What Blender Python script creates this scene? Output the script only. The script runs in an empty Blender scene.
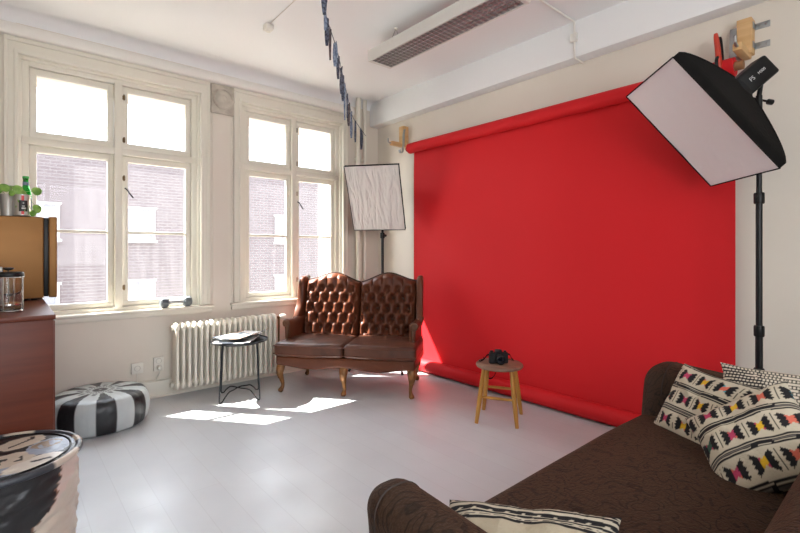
import bpy, bmesh, math, random
from mathutils import Vector, Matrix
random.seed(7)
PI = math.pi
S = bpy.context.scene
COL = S.collection
sin, cos = math.sin, math.cos

# ------------------------------------------------------------------ helpers
def lin(r, g, b):
    f = lambda c: (c / 255 / 12.92) if c / 255 <= 0.04045 else ((c / 255 + 0.055) / 1.055) ** 2.4
    return (f(r), f(g), f(b), 1)

def tag(o, label=None, cat=None, group=None, kind=None):
    if label: o['label'] = label
    if cat: o['category'] = cat
    if group: o['group'] = group
    if kind: o['kind'] = kind
    return o

def thing(name, loc=(0, 0, 0), rz=0.0, label=None, cat=None, group=None, kind=None):
    o = bpy.data.objects.new(name, None)
    o.empty_display_size = 0.1
    COL.objects.link(o)
    o.location = loc
    o.rotation_euler = (0, 0, rz)
    return tag(o, label, cat, group, kind)

def obj(name, bm, mat, parent=None, smooth=40, mats=None):
    bmesh.ops.recalc_face_normals(bm, faces=bm.faces)
    me = bpy.data.meshes.new(name)
    bm.to_mesh(me)
    bm.free()
    for m in (mats or [mat]):
        me.materials.append(m)
    if smooth:
        for p in me.polygons: p.use_smooth = True
        me.set_sharp_from_angle(angle=math.radians(smooth))
    o = bpy.data.objects.new(name, me)
    COL.objects.link(o)
    if parent: o.parent = parent
    return o

def copy_tree(o, parent=None):
    c = o.copy()
    COL.objects.link(c)
    c.parent = parent
    for ch in list(o.children):
        copy_tree(ch, c)
    return c

def nb(): return bmesh.new()

def merge(bm, tmp, M=None):
    if M is not None:
        bmesh.ops.transform(tmp, matrix=M, verts=tmp.verts)
    me = bpy.data.meshes.new('tmp')
    tmp.to_mesh(me); tmp.free()
    bm.from_mesh(me)
    bpy.data.meshes.remove(me)

def box(bm, lo, hi, bev=0.0, seg=2, M=None):
    t = nb()
    lo = [v + random.uniform(-.0004, .0004) for v in lo]; hi = [v + random.uniform(-.0004, .0004) for v in hi]   # no two boards exactly flush
    bmesh.ops.create_cube(t, size=1)
    c = [(a + b) / 2 for a, b in zip(lo, hi)]
    s = [abs(b - a) for a, b in zip(lo, hi)]
    for v in t.verts:
        v.co = Vector((c[0] + v.co.x * s[0], c[1] + v.co.y * s[1], c[2] + v.co.z * s[2]))
    if bev > 0:
        bmesh.ops.bevel(t, geom=list(t.edges), offset=min(bev, min(s) * 0.49), segments=seg, affect='EDGES', profile=0.5)
    merge(bm, t, M)
    return bm

def frame_from(d):
    d = Vector(d).normalized()
    a = Vector((0, 0, 1)) if abs(d.z) < 0.9 else Vector((1, 0, 0))
    x = a.cross(d).normalized()
    return x, d.cross(x)

def tube(bm, pts, r, n=10, caps=True, closed=False):
    pts = [Vector(p) for p in pts]
    N = len(pts)
    rs = r if isinstance(r, (list, tuple)) else [r] * N
    rings = []
    x = None
    for i, p in enumerate(pts):
        if closed:
            d = pts[(i + 1) % N] - pts[i - 1]
        else:
            d = pts[min(i + 1, N - 1)] - pts[max(i - 1, 0)]
        d.normalize()
        if x is None:
            x, y = frame_from(d)
        else:
            x = (x - d * x.dot(d)).normalized()
            y = d.cross(x)
        rings.append([bm.verts.new(p + (x * cos(2 * PI * k / n) + y * sin(2 * PI * k / n)) * rs[i]) for k in range(n)])
    for i in range(N if closed else N - 1):
        a, b = rings[i], rings[(i + 1) % N]
        for k in range(n):
            bm.faces.new((a[k], a[(k + 1) % n], b[(k + 1) % n], b[k]))
    if caps and not closed:
        bm.faces.new(rings[0][::-1]); bm.faces.new(rings[-1])
    return bm

def lathe(bm, prof, n=32, c=(0, 0, 0), M=None):
    """prof: list of (radius, z); closed at ends where radius is 0"""
    t = nb()
    rings = []
    for r, z in prof:
        if r < 1e-6:
            rings.append([t.verts.new((0, 0, z))])
        else:
            rings.append([t.verts.new((r * cos(2 * PI * k / n), r * sin(2 * PI * k / n), z)) for k in range(n)])
    for a, b in zip(rings, rings[1:]):
        for k in range(n):
            k2 = (k + 1) % n
            if len(a) == 1 and len(b) == 1: continue
            if len(a) == 1: t.faces.new((a[0], b[k], b[k2]))
            elif len(b) == 1: t.faces.new((a[k], a[k2], b[0]))
            else: t.faces.new((a[k], a[k2], b[k2], b[k]))
    merge(bm, t, (M or Matrix.Identity(4)) if M else Matrix.Translation(c))
    return bm

def prism(bm, poly, h, M=None, bev=0.0):
    """poly in xy, extruded from z=0 to h, then transformed"""
    t = nb()
    a = [t.verts.new((x, y, 0)) for x, y in poly]
    b = [t.verts.new((x, y, h)) for x, y in poly]
    t.faces.new(a[::-1]); t.faces.new(b)
    n = len(poly)
    for i in range(n):
        t.faces.new((a[i], a[(i + 1) % n], b[(i + 1) % n], b[i]))
    if bev > 0:
        bmesh.ops.bevel(t, geom=list(t.edges), offset=bev, segments=2, affect='EDGES', profile=0.5)
    merge(bm, t, M)
    return bm

def surf(bm, fn, nu, nv, cu=False, cv=False):
    """grid of fn(u,v) in 0..1; returns vertex table"""
    U = nu if cu else nu + 1
    V = nv if cv else nv + 1
    vs = [[bm.verts.new(fn(i / nu, j / nv)) for j in range(V)] for i in range(U)]
    for i in range(nu):
        for j in range(nv):
            bm.faces.new((vs[i][j], vs[(i + 1) % U][j], vs[(i + 1) % U][(j + 1) % V], vs[i][(j + 1) % V]))
    return vs

def paint(o, fn):
    """fn(co)->(r,g,b) on the object's own coordinates: the thing's own surface pattern"""
    me = o.data
    at = me.color_attributes.new('Pattern', 'FLOAT_COLOR', 'POINT')
    for v in me.vertices:
        c = fn(v.co)
        at.data[v.index].color = (c[0], c[1], c[2], 1)
    return o

def XZ(origin, ux=(1, 0, 0), uy=(0, 0, 1)):
    """matrix taking (x,y,z) -> origin + x*ux + y*uy + z*(ux x uy)"""
    ux = Vector(ux).normalized(); uy = Vector(uy).normalized(); uz = ux.cross(uy)
    m = Matrix((ux, uy, uz)).transposed().to_4x4()
    m.translation = Vector(origin)
    return m

def hash2(i, j):
    v = sin(i * 127.1 + j * 311.7) * 43758.5453
    return v - math.floor(v)

def vnoise(x, y):
    i, j = math.floor(x), math.floor(y)
    fx, fy = x - i, y - j
    fx = fx * fx * (3 - 2 * fx); fy = fy * fy * (3 - 2 * fy)
    a = hash2(i, j) * (1 - fx) + hash2(i + 1, j) * fx
    b = hash2(i, j + 1) * (1 - fx) + hash2(i + 1, j + 1) * fx
    return a * (1 - fy) + b * fy

# ------------------------------------------------------------------ materials
def mat(name, col, rough=0.5, metal=0.0, bump=None, vary=None, spec=0.5, coat=0.0, coord='Object', attr=None, sheen=0.0):
    """bump=(scale, strength, detail)  vary=(scale, second colour, contrast) """
    m = bpy.data.materials.new(name)
    m.use_nodes = True
    nt = m.node_tree
    b = nt.nodes['Principled BSDF']
    b.inputs['Base Color'].default_value = col
    b.inputs['Roughness'].default_value = rough
    b.inputs['Metallic'].default_value = metal
    b.inputs['Specular IOR Level'].default_value = spec
    b.inputs['Coat Weight'].default_value = coat
    b.inputs['Sheen Weight'].default_value = sheen
    tc = nt.nodes.new('ShaderNodeTexCoord')
    if attr:
        a = nt.nodes.new('ShaderNodeAttribute'); a.attribute_name = attr
        nt.links.new(a.outputs['Color'], b.inputs['Base Color'])
    if vary:
        mp = nt.nodes.new('ShaderNodeMapping')
        sc = vary[0] if isinstance(vary[0], (tuple, list)) else (vary[0],) * 3
        mp.inputs['Scale'].default_value = sc
        nt.links.new(tc.outputs[coord], mp.inputs['Vector'])
        n = nt.nodes.new('ShaderNodeTexNoise')
        n.inputs['Scale'].default_value = 1.0
        n.inputs['Detail'].default_value = 5
        nt.links.new(mp.outputs['Vector'], n.inputs['Vector'])
        r = nt.nodes.new('ShaderNodeValToRGB')
        w = vary[2] if len(vary) > 2 else 0.2
        r.color_ramp.elements[0].position = 0.5 - w
        r.color_ramp.elements[1].position = 0.5 + w
        r.color_ramp.elements[0].color = col
        r.color_ramp.elements[1].color = vary[1]
        nt.links.new(n.outputs['Fac'], r.inputs['Fac'])
        nt.links.new(r.outputs['Color'], b.inputs['Base Color'])
    if bump:
        mp = nt.nodes.new('ShaderNodeMapping')
        sc = bump[0] if isinstance(bump[0], (tuple, list)) else (bump[0],) * 3
        mp.inputs['Scale'].default_value = sc
        nt.links.new(tc.outputs[coord], mp.inputs['Vector'])
        n = nt.nodes.new('ShaderNodeTexNoise')
        n.inputs['Scale'].default_value = 1.0
        n.inputs['Detail'].default_value = bump[2] if len(bump) > 2 else 4
        nt.links.new(mp.outputs['Vector'], n.inputs['Vector'])
        bp = nt.nodes.new('ShaderNodeBump')
        bp.inputs['Strength'].default_value = bump[1]
        bp.inputs['Distance'].default_value = 0.01
        nt.links.new(n.outputs['Fac'], bp.inputs['Height'])
        nt.links.new(bp.outputs['Normal'], b.inputs['Normal'])
    return m

M_wall = mat('wall_paint', lin(228, 220, 208), 0.7, bump=(9, 0.12, 3), vary=(2.2, lin(222, 213, 200), 0.3))
M_ceil = mat('ceiling_paint', lin(240, 240, 240), 0.8, bump=(6, 0.08, 3))
M_trim = mat('trim_gloss_paint', lin(226, 221, 208), 0.35, bump=(14, 0.06, 3))
M_trim2 = mat('moulding_paint', lin(236, 233, 226), 0.4)
M_frame = mat('window_paint', lin(232, 228, 214), 0.35, bump=(25, 0.05, 4), vary=((6, 6, 3), lin(227, 222, 208), 0.3))
M_dark = mat('black_metal', lin(22, 22, 24), 0.4, 0.3)
M_blackpl = mat('black_plastic', lin(12, 12, 13), 0.42, spec=.35)
M_blackfab = mat('black_nylon', lin(15, 13, 12), 0.8, bump=(60, 0.25, 3), spec=0.15)
M_steel = mat('brushed_steel', lin(170, 170, 168), 0.35, 0.9, bump=(80, 0.1))
M_chrome = mat('chrome', lin(205, 205, 205), 0.15, 1.0)
M_radi = mat('radiator_enamel', lin(232, 227, 213), 0.35, bump=(20, 0.05))
M_white_pl = mat('white_plastic', lin(230, 226, 216), 0.4)
M_brass = mat('old_brass', lin(120, 100, 70), 0.4, 0.8)

def mat_floor():
    m = mat('floor_paint', lin(212, 213, 214), 0.33, spec=0.45)
    nt = m.node_tree; b = nt.nodes['Principled BSDF']
    tc = nt.nodes.new('ShaderNodeTexCoord')
    mp = nt.nodes.new('ShaderNodeMapping'); mp.inputs['Rotation'].default_value = (0, 0, PI / 2)
    nt.links.new(tc.outputs['Object'], mp.inputs['Vector'])
    br = nt.nodes.new('ShaderNodeTexBrick')
    br.inputs['Scale'].default_value = 1
    br.inputs['Brick Width'].default_value = 2.4
    br.inputs['Row Height'].default_value = 0.14
    br.inputs['Mortar Size'].default_value = 0.0025
    br.inputs['Mortar Smooth'].default_value = 0.4
    br.inputs['Color1'].default_value = lin(210, 213, 215)
    br.inputs['Color2'].default_value = lin(207, 209, 212)
    br.inputs['Mortar'].default_value = lin(201, 203, 205)
    nt.links.new(mp.outputs['Vector'], br.inputs['Vector'])
    n = nt.nodes.new('ShaderNodeTexNoise'); n.inputs['Scale'].default_value = 3.0; n.inputs['Detail'].default_value = 6
    nt.links.new(tc.outputs['Object'], n.inputs['Vector'])
    mr = nt.nodes.new('ShaderNodeMapRange')
    mr.inputs['From Min'].default_value = 0.3; mr.inputs['From Max'].default_value = 0.7
    mr.inputs['To Min'].default_value = 0.28; mr.inputs['To Max'].default_value = 0.48
    nt.links.new(n.outputs['Fac'], mr.inputs['Value'])
    nt.links.new(mr.outputs['Result'], b.inputs['Roughness'])
    mx = nt.nodes.new('ShaderNodeMixRGB'); mx.blend_type = 'MULTIPLY'; mx.inputs['Fac'].default_value = 0.12
    n2 = nt.nodes.new('ShaderNodeTexNoise'); n2.inputs['Scale'].default_value = 5; n2.inputs['Detail'].default_value = 8
    nt.links.new(mp.outputs['Vector'], n2.inputs['Vector'])
    nt.links.new(br.outputs['Color'], mx.inputs['Color1']); nt.links.new(n2.outputs['Fac'], mx.inputs['Color2'])
    nt.links.new(mx.outputs['Color'], b.inputs['Base Color'])
    bp = nt.nodes.new('ShaderNodeBump'); bp.inputs['Strength'].default_value = 0.06; bp.inputs['Distance'].default_value = 0.004
    nt.links.new(br.outputs['Fac'], bp.inputs['Height']); bp.invert = True
    nt.links.new(bp.outputs['Normal'], b.inputs['Normal'])
    return m
M_floor = mat_floor()

def mat_glass_pane():
    """window glass with a film of dust: clear, a little mirror, a little scatter"""
    m = bpy.data.materials.new('dusty_window_glass'); m.use_nodes = True
    nt = m.node_tree; nt.nodes.remove(nt.nodes['Principled BSDF'])
    out = nt.nodes['Material Output']
    tr = nt.nodes.new('ShaderNodeBsdfTransparent'); tr.inputs['Color'].default_value = (0.97, 0.98, 0.98, 1)
    tl = nt.nodes.new('ShaderNodeBsdfTranslucent'); tl.inputs['Color'].default_value = (0.93, 0.94, 0.97, 1)
    gl = nt.nodes.new('ShaderNodeBsdfGlossy'); gl.inputs['Roughness'].default_value = 0.02
    tc = nt.nodes.new('ShaderNodeTexCoord')
    mp = nt.nodes.new('ShaderNodeMapping'); mp.inputs['Scale'].default_value = (30, 30, 4)
    nt.links.new(tc.outputs['Object'], mp.inputs['Vector'])
    n = nt.nodes.new('ShaderNodeTexNoise'); n.inputs['Scale'].default_value = 1; n.inputs['Detail'].default_value = 4
    nt.links.new(mp.outputs['Vector'], n.inputs['Vector'])
    mr = nt.nodes.new('ShaderNodeMapRange')
    mr.inputs['From Min'].default_value = 0.3; mr.inputs['From Max'].default_value = 0.7
    mr.inputs['To Min'].default_value = 0.008; mr.inputs['To Max'].default_value = 0.018
    nt.links.new(n.outputs['Fac'], mr.inputs['Value'])
    m1 = nt.nodes.new('ShaderNodeMixShader')
    nt.links.new(mr.outputs['Result'], m1.inputs['Fac'])
    nt.links.new(tr.outputs[0], m1.inputs[1]); nt.links.new(tl.outputs[0], m1.inputs[2])
    m2 = nt.nodes.new('ShaderNodeMixShader'); m2.inputs['Fac'].default_value = 0.006
    nt.links.new(m1.outputs[0], m2.inputs[1]); nt.links.new(gl.outputs[0], m2.inputs[2])
    nt.links.new(m2.outputs[0], out.inputs['Surface'])
    return m
M_pane = mat_glass_pane()

def mat_clear(name, col=(0.97, 0.98, 0.98, 1), rough=0.0):
    m = bpy.data.materials.new(name); m.use_nodes = True
    b = m.node_tree.nodes['Principled BSDF']
    b.inputs['Base Color'].default_value = col
    b.inputs['Transmission Weight'].default_value = 1
    b.inputs['Roughness'].default_value = rough
    b.inputs['IOR'].default_value = 1.45
    return m

def mat_brick():
    m = mat('pale_brick', lin(205, 190, 192), 0.9)
    nt = m.node_tree; b = nt.nodes['Principled BSDF']
    tc = nt.nodes.new('ShaderNodeTexCoord')
    mp = nt.nodes.new('ShaderNodeMapping'); mp.inputs['Rotation'].default_value = (PI / 2, 0, 0)
    nt.links.new(tc.outputs['Object'], mp.inputs['Vector'])
    br = nt.nodes.new('ShaderNodeTexBrick'); br.inputs['Scale'].default_value = 1
    br.inputs['Brick Width'].default_value = 0.34; br.inputs['Row Height'].default_value = 0.115
    br.inputs['Mortar Size'].default_value = 0.018
    br.inputs['Color1'].default_value = lin(89, 81, 82); br.inputs['Color2'].default_value = lin(98, 91, 92)
    br.inputs['Mortar'].default_value = lin(106, 101, 103)
    nt.links.new(mp.outputs['Vector'], br.inputs['Vector'])
    nt.links.new(br.outputs['Color'], b.inputs['Base Color'])
    return m

# ------------------------------------------------------------------ the room shell
YW, YO = 4.154, 4.66         # inner and outer face of the window wall
XR = 3.25                    # backdrop wall
XL, YB = -0.7, -1.3
ZC = 2.87
W = [(0.677, 0.62, 0.685), (2.20, 0.565, 0.625)]     # centre, half opening, half casing
Z_SILL, Z_HEAD = 0.74, 2.575

def struct(name, bm, m, parent=None, smooth=40):
    o = obj(name, bm, m, parent, smooth)
    if parent is None: o['kind'] = 'structure'
    return o

b = nb(); box(b, (XL - 0.2, YB - 0.2, -0.12), (XR + 0.2, YO, 0)); struct('floor', b, M_floor)
# ceiling with a small cove along the window wall
b = nb()
box(b, (XL - 0.2, YB - 0.2, ZC), (XR + 0.2, YO, ZC + 0.12))
r = 0.09
poly = [(YW + 0.001, ZC + 0.001), (YW + 0.001, ZC - r)] + [(YW - r * (1 - cos(a)), ZC - r + r * sin(a)) for a in [PI / 2 * i / 8 for i in range(1, 9)]]
prism(b, poly, XR - XL, M=XZ((XL, 0, 0), (0, 1, 0), (0, 0, 1)))
struct('ceiling', b, M_ceil)
# window wall with two openings
b = nb()
xs = [XL - 0.2, W[0][0] - W[0][1], W[0][0] + W[0][1], W[1][0] - W[1][1], W[1][0] + W[1][1], XR + 0.2]
for i in range(5):
    if i == 2:  # pier cut back on the outside, shaped to let sun reach the loveseat
        box(b, (xs[2], YW, -0.1), (xs[3], YW + .105, ZC + 0.1)); box(b, (xs[2], YW + .105, -0.1), (xs[3] - .30, YO, ZC + 0.1))
        box(b, (xs[3] - .30, YW + .105, -0.1), (xs[3], YO, Z_SILL - .03)); box(b, (xs[3] - .30, YW + .105, Z_HEAD - .07), (xs[3], YO, ZC + .1))
    elif i in (1, 3):
        box(b, (xs[i], YW, -0.1), (xs[i + 1], YO, Z_SILL - 0.03))
        box(b, (xs[i], YW, Z_HEAD), (xs[i + 1], YO, ZC + 0.1))
        box(b, (xs[i], YW + 0.14, Z_HEAD - 0.07), (xs[i + 1], YO, Z_HEAD + 0.01))
    else:
        box(b, (xs[i], YW, -0.1), (xs[i + 1], YO, ZC + 0.1))
struct('wall_window', b, M_wall, smooth=0)
b = nb(); box(b, (XR, YB - 0.2, -0.1), (XR + 0.2, YW, ZC + 0.1)); struct('wall_backdrop', b, M_wall)
b = nb(); box(b, (XL - 0.2, YB - 0.2, -0.1), (XL, YW, ZC + 0.1)); struct('wall_left', b, M_wall)
# wall behind the camera: unseen opening, added to let daylight in from behind
b = nb()
bx0, bx1, bz0, bz1 = -0.45, 1.55, 0.9, 2.4
box(b, (XL, YB - 0.2, -0.1), (bx0, YB, ZC + 0.1)); box(b, (bx1, YB - 0.2, -0.1), (XR, YB, ZC + 0.1))
box(b, (bx0, YB - 0.2, -0.1), (bx1, YB, bz0)); box(b, (bx0, YB - 0.2, bz1), (bx1, YB, ZC + 0.1))
struct('wall_rear', b, M_wall)
b = nb()
for x in (bx0, (bx0 + bx1) / 2 - .03, bx1 - .06): box(b, (x, YB - .12, bz0), (x + .06, YB - .06, bz1), .004)
for z in (bz0, bz1 - .06): box(b, (bx0, YB - .119, z), (bx1, YB - .061, z + .06), .004)
struct('window_3', b, M_frame)  # frame of the added daylight opening, no window known here
# ceiling beam above the backdrop
b = nb(); box(b, (3.135, YB, 2.607), (XR + 0.01, YW + 0.01, ZC + 0.01), 0.006); struct('trim_1', b, M_ceil)
# rounded moulding above the windows
b = nb()
pr = [(YW + .01, 2.683), (YW - .052, 2.683), (YW - .062, 2.69), (YW - .064, 2.705), (YW - .058, 2.735), (YW - .045, 2.758), (YW - .03, 2.772), (YW + .01, 2.778)]
prism(b, pr, 2.88 - XL, M=XZ((XL, 0, 0), (0, 1, 0), (0, 0, 1)))
struct('trim_2', b, M_trim2, smooth=50)
# baseboards
b = nb(); box(b, (XL, YW - 0.022, 0), (XR, YW + .01, 0.135), 0.006); box(b, (XL, YW - 0.03, 0), (XR, YW, 0.02), 0.004)
struct('baseboard_window', b, M_trim)
b = nb(); box(b, (XR - 0.022, YB, 0), (XR + .01, YW - 0.03, 0.135), 0.006); struct('baseboard_backdrop', b, M_trim)
b = nb(); box(b, (XL - .01, YB, 0), (XL + .022, YW - 0.03, 0.135), 0.006); struct('baseboard_left', b, M_trim)
# pilaster strip between the windows with a carved rosette block
b = nb()
box(b, (1.385, YW - 0.012, 0.74), (1.40, YW + .01, 2.42), 0.003); box(b, (1.555, YW - 0.012, 0.74), (1.57, YW + .01, 2.42), 0.003)
struct('trim_3', b, M_wall)
M_rose = mat('rosette_paint', lin(205, 198, 184), 0.6, bump=(30, 0.3, 4), vary=(12, lin(176, 168, 154), 0.12))
b = nb()
box(b, (1.375, YW - 0.022, 2.425), (1.585, YW + .01, 2.683), 0.006)
lathe(b, [(0.098, 0), (0.098, .008), (0.09, .016), (0.08, .016), (0.074, .006), (0.066, .008), (0.05, .02), (0.028, .024), (0.022, .018), (0.0, .02)], 32,
      M=XZ((1.48, YW - 0.021, 2.56), (1, 0, 0), (0, 0, 1)))
struct('trim_4', b, M_rose, smooth=35)
# heating pipes in the corner
for nm, x, y, r in (('trim_5', 2.925, YW - 0.07, 0.03), ('trim_6', 3.02, YW - 0.06, 0.022)):
    b = nb(); tube(b, [(x, y, 0), (x, y, ZC + .005)], r, 16)
    lathe(b, [(r, .0), (r + .018, .0), (r + .018, .012), (r, .014)], 16, (x, y, 0))
    for z in (0.5, 2.2): box(b, (x - .012, y, z), (x + .012, YW + .005, z + .02))
    struct(nm, b, M_trim)

# ------------------------------------------------------------------ windows
def window(idx, xc, ho, hc):
    w = thing('window_%d' % idx, (xc, YW, 0), kind='structure')
    yF = 0.03            # frame front, behind the wall face
    # casing: stepped boards round the opening
    b = nb()
    for s in (-1, 1):
        x0, x1 = sorted((s * (ho - 0.01), s * hc))
        box(b, (x0, -0.022, Z_SILL - .01), (x1, 0.004, 2.683), 0.004)
        x0, x1 = sorted((s * (ho - 0.012), s * (ho + .012)))
        box(b, (x0, -0.034, Z_SILL), (x1, 0.0, 2.60), 0.006)
        x0, x1 = sorted((s * (hc - 0.02), s * hc))
        box(b, (x0, -0.03, Z_SILL - .01), (x1, 0.0, 2.683), 0.005)
    box(b, (-hc, -0.022, Z_HEAD - .005), (hc, 0.004, 2.683), 0.004)
    box(b, (-ho - .012, -0.034, Z_HEAD - .006), (ho + .012, 0, Z_HEAD + .02), 0.006)
    box(b, (-hc, -0.032, 2.65), (hc, 0.0, 2.683), 0.004)
    obj('window_casing', b, M_frame, w)
    # frame: jambs, head, bottom, mullion and transom
    fi = ho - 0.072
    b = nb()
    for s in (-1, 1):
        x0, x1 = sorted((s * fi, s * (ho + .004)))
        box(b, (x0, yF, Z_SILL - .02), (x1, 0.10, Z_HEAD + .004), 0.005)
        x0, x1 = sorted((s * (ho - .03), s * (ho + .004)))
        box(b, (x0, yF - .028, Z_SILL - .02), (x1, yF + .01, Z_HEAD + .004), 0.004)
    box(b, (-ho, yF, 2.515), (ho, 0.10, Z_HEAD + .004), 0.005)
    box(b, (-ho, yF - .028, 2.55), (ho, yF + .01, Z_HEAD + .004), 0.004)
    box(b, (-ho, yF, Z_SILL - .02), (ho, 0.10, 0.758), 0.005)
    box(b, (-.027, yF - .012, Z_SILL), (.027, 0.10, 2.53), 0.007)
    box(b, (-ho + .03, yF - .006, 1.962), (ho - .03, 0.10, 2.012), 0.007)
    obj('window_frame', b, M_frame, w)
    # sashes
    def sash(x0, x1, z0, z1, rail, bar=None, hinge=1):
        b = nb()
        y0, y1 = yF + .022, yF + .062
        st = .042
        for a in ((x0, x0 + st), (x1 - st, x1)): box(b, (a[0], y0, z0), (a[1], y1, z1), 0.005)
        box(b, (x0 + .01, y0, z0), (x1 - .01, y1, z0 + rail), 0.005)
        box(b, (x0 + .01, y0, z1 - .05), (x1 - .01, y1, z1), 0.005)
        if bar: box(b, (x0 + .02, y0 + .008, bar - .011), (x1 - .02, y1, bar + .011), 0.004)
        o = obj('sash', b, M_frame, w)
        g = nb()
        box(g, (x0 + st - .005, yF + .045, z0 + rail - .005), (x1 - st + .005, yF + .048, z1 - .045))
        obj('glass_pane', g, M_pane, o, smooth=0)
        h = nb()
        hx = x1 - .012 if hinge > 0 else x0 + .012
        zs = (z0 + .07, z1 - .09) if not bar else (z0 + .15, z1 - .18)
        for z in zs:
            box(h, (hx - .01, y0 - .006, z - .016), (hx + .01, y0 + .002, z + .016), .003)
            tube(h, [(hx, y0 - .012, z - .022), (hx, y0 - .012, z + .022)], .006, 8)
        obj('hinge', h, M_brass if hinge < 0 else M_frame, o)
        return o
    for s in (-1, 1):
        xa, xb = (-fi + .002, -.029) if s < 0 else (.029, fi - .002)
        sash(xa, xb, 2.014, 2.513, .045, None, -s)
        lo = sash(xa, xb, 0.76, 1.96, .045, 1.348, -s)
        if s > 0:
            h = nb(); tube(h, [(xa + .02, yF + .015, 1.70), (xa + .03, yF - .0, 1.69), (xa + .05, yF - .004, 1.66), (xa + .075, yF - .006, 1.625)], .006, 8)
            obj('stay_hook', h, M_dark, lo)
    # sill board
    b = nb()
    box(b, (-hc - .03, -0.055, Z_SILL - .035), (hc + .03, 0.005, Z_SILL - .012), 0.006)
    box(b, (-ho + .001, -0.01, Z_SILL - .035), (ho - .001, yF + .01, Z_SILL - .012))
    box(b, (-hc - .02, -0.03, Z_SILL - .075), (hc + .02, 0.005, Z_SILL - .034), 0.008)
    obj('window_sill', b, M_trim, w)
    b = nb(); box(b, (-ho + .001, 0.15, Z_SILL - .06), (ho - .001, YO - YW + .05, Z_SILL - .032)); obj('outer_sill', b, M_steel, w)
for i, a in enumerate(W): window(i + 1, *a)

# the rest of this house's street front, and the street between the houses
M_own = mat('own_brick', lin(150, 128, 118), .9)
b = nb()
box(b, (-14, YO - .4, ZC + .13), (24, YO, 10)); box(b, (-14, YO - .4, -8), (24, YO, -.13))
box(b, (-14, YO - .4, -.14), (XL - .21, YO, ZC + .14)); box(b, (XR + .21, YO - .4, -.14), (24, YO, ZC + .14))
struct('wall_street', b, M_own, smooth=0)
b = nb(); box(b, (-14, YO, -8.2), (24, 20, -8)); struct('floor_street', b, mat('asphalt', lin(96, 96, 98), .9), smooth=0)
# ------------------------------------------------------------------ building across the street
bl = thing('brick_building', (0, 20, 0), label='pale brick building across the street seen through both windows', cat='building')
b = nb(); box(b, (-14, 0, -8), (24, 0.6, 5.3)); obj('facade', b, mat_brick(), bl, 0)
M_fwin = mat('facade_window_frame', lin(168, 168, 168), 0.5)
M_fgl = mat('facade_window_glass', lin(120, 126, 134), 0.25)
for ix in range(-3, 7):
    for iz in range(-2, 1):
        x0 = 0.45 + ix * 3.03; z0 = 1.62 + iz * 2.8
        b = nb()
        box(b, (x0 - .06, -.10, z0 - .1), (x0 + 1.06, 0.05, z0)); box(b, (x0 - .06, -.05, z0 + 1.2), (x0 + 1.06, .05, z0 + 1.28))
        for a in (0, .5, .95): box(b, (x0 + a - .05 * (a > 0), -.05, z0), (x0 + a + .05, .05, z0 + 1.2))
        f = obj('facade_window', b, M_fwin, bl, 0)
        g = nb(); box(g, (x0, -.02, z0), (x0 + 1, .03, z0 + 1.2)); obj('facade_pane', g, M_fgl, f, 0)

# ------------------------------------------------------------------ shape helpers for furniture
def catmull(pts, n=6):
    P = [Vector(p) for p in pts]
    P = [P[0] * 2 - P[1]] + P + [P[-1] * 2 - P[-2]]
    out = []
    for i in range(1, len(P) - 2):
        a, b_, c, d = P[i - 1], P[i], P[i + 1], P[i + 2]
        for k in range(n):
            t = k / n
            out.append(0.5 * ((2 * b_) + (c - a) * t + (2 * a - 5 * b_ + 4 * c - d) * t * t + (3 * b_ - a - 3 * c + d) * t ** 3))
    out.append(P[-2])
    return out

def taper_tube(bm, pr, n=6, seg=12):
    """pr: (x,y,z,r)"""
    c = catmull([Vector(p[:3]) for p in pr], n)
    rr = [v.x for v in catmull([Vector((p[3], 0, 0)) for p in pr], n)]
    return tube(bm, c, rr, seg)

def pad(bm, lo, hi, r, cuts=20, crown=0.0, fn=None, M=None, crown_lo=0.0):
    t = nb()
    bmesh.ops.create_cube(t, size=2)
    bmesh.ops.subdivide_edges(t, edges=list(t.edges), cuts=cuts, use_grid_fill=True)
    c = Vector([(a + b_) / 2 for a, b_ in zip(lo, hi)])
    h = Vector([abs(b_ - a) / 2 for a, b_ in zip(lo, hi)])
    for v in t.verts:
        q = v.co.copy()
        p = Vector((q.x * h.x, q.y * h.y, q.z * h.z))
        # pull grid lines towards the rounded edges
        for i in range(3):
            inner = max(h[i] - r, 1e-4)
            s = abs(q[i])
            m = 0.72
            p[i] = math.copysign(inner * s / m if s < m else inner + r * (s - m) / (1 - m), q[i])
        k = Vector([max(-(h[i] - r), min(h[i] - r, p[i])) for i in range(3)])
        d = p - k
        if d.length > 1e-7:
            mx = max(abs(d.x), abs(d.y), abs(d.z))
            d = d.normalized() * mx
        p = k + d
        w = max(0, 1 - (p.x / h.x) ** 2) * max(0, 1 - (p.y / h.y) ** 2)
        if p.z > 0: p.z += crown * w
        else: p.z -= crown_lo * w
        p += c
        if fn: p = Vector(fn(p))
        v.co = p
    merge(bm, t, M)
    return bm

def slab(bm, front, back, nu, nv):
    A = [[bm.verts.new(front(i / nu, j / nv)) for j in range(nv + 1)] for i in range(nu + 1)]
    B = [[bm.verts.new(back(i / nu, j / nv)) for j in range(nv + 1)] for i in range(nu + 1)]
    for i in range(nu):
        for j in range(nv):
            bm.faces.new((A[i][j], A[i + 1][j], A[i + 1][j + 1], A[i][j + 1]))
            bm.faces.new((B[i][j], B[i][j + 1], B[i + 1][j + 1], B[i + 1][j]))
    for i in range(nu):
        bm.faces.new((A[i][0], B[i][0], B[i + 1][0], A[i + 1][0]))
        bm.faces.new((A[i][nv], A[i + 1][nv], B[i + 1][nv], B[i][nv]))
    for j in range(nv):
        bm.faces.new((A[0][j], A[0][j + 1], B[0][j + 1], B[0][j]))
        bm.faces.new((A[nu][j], B[nu][j], B[nu][j + 1], A[nu][j + 1]))

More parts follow.
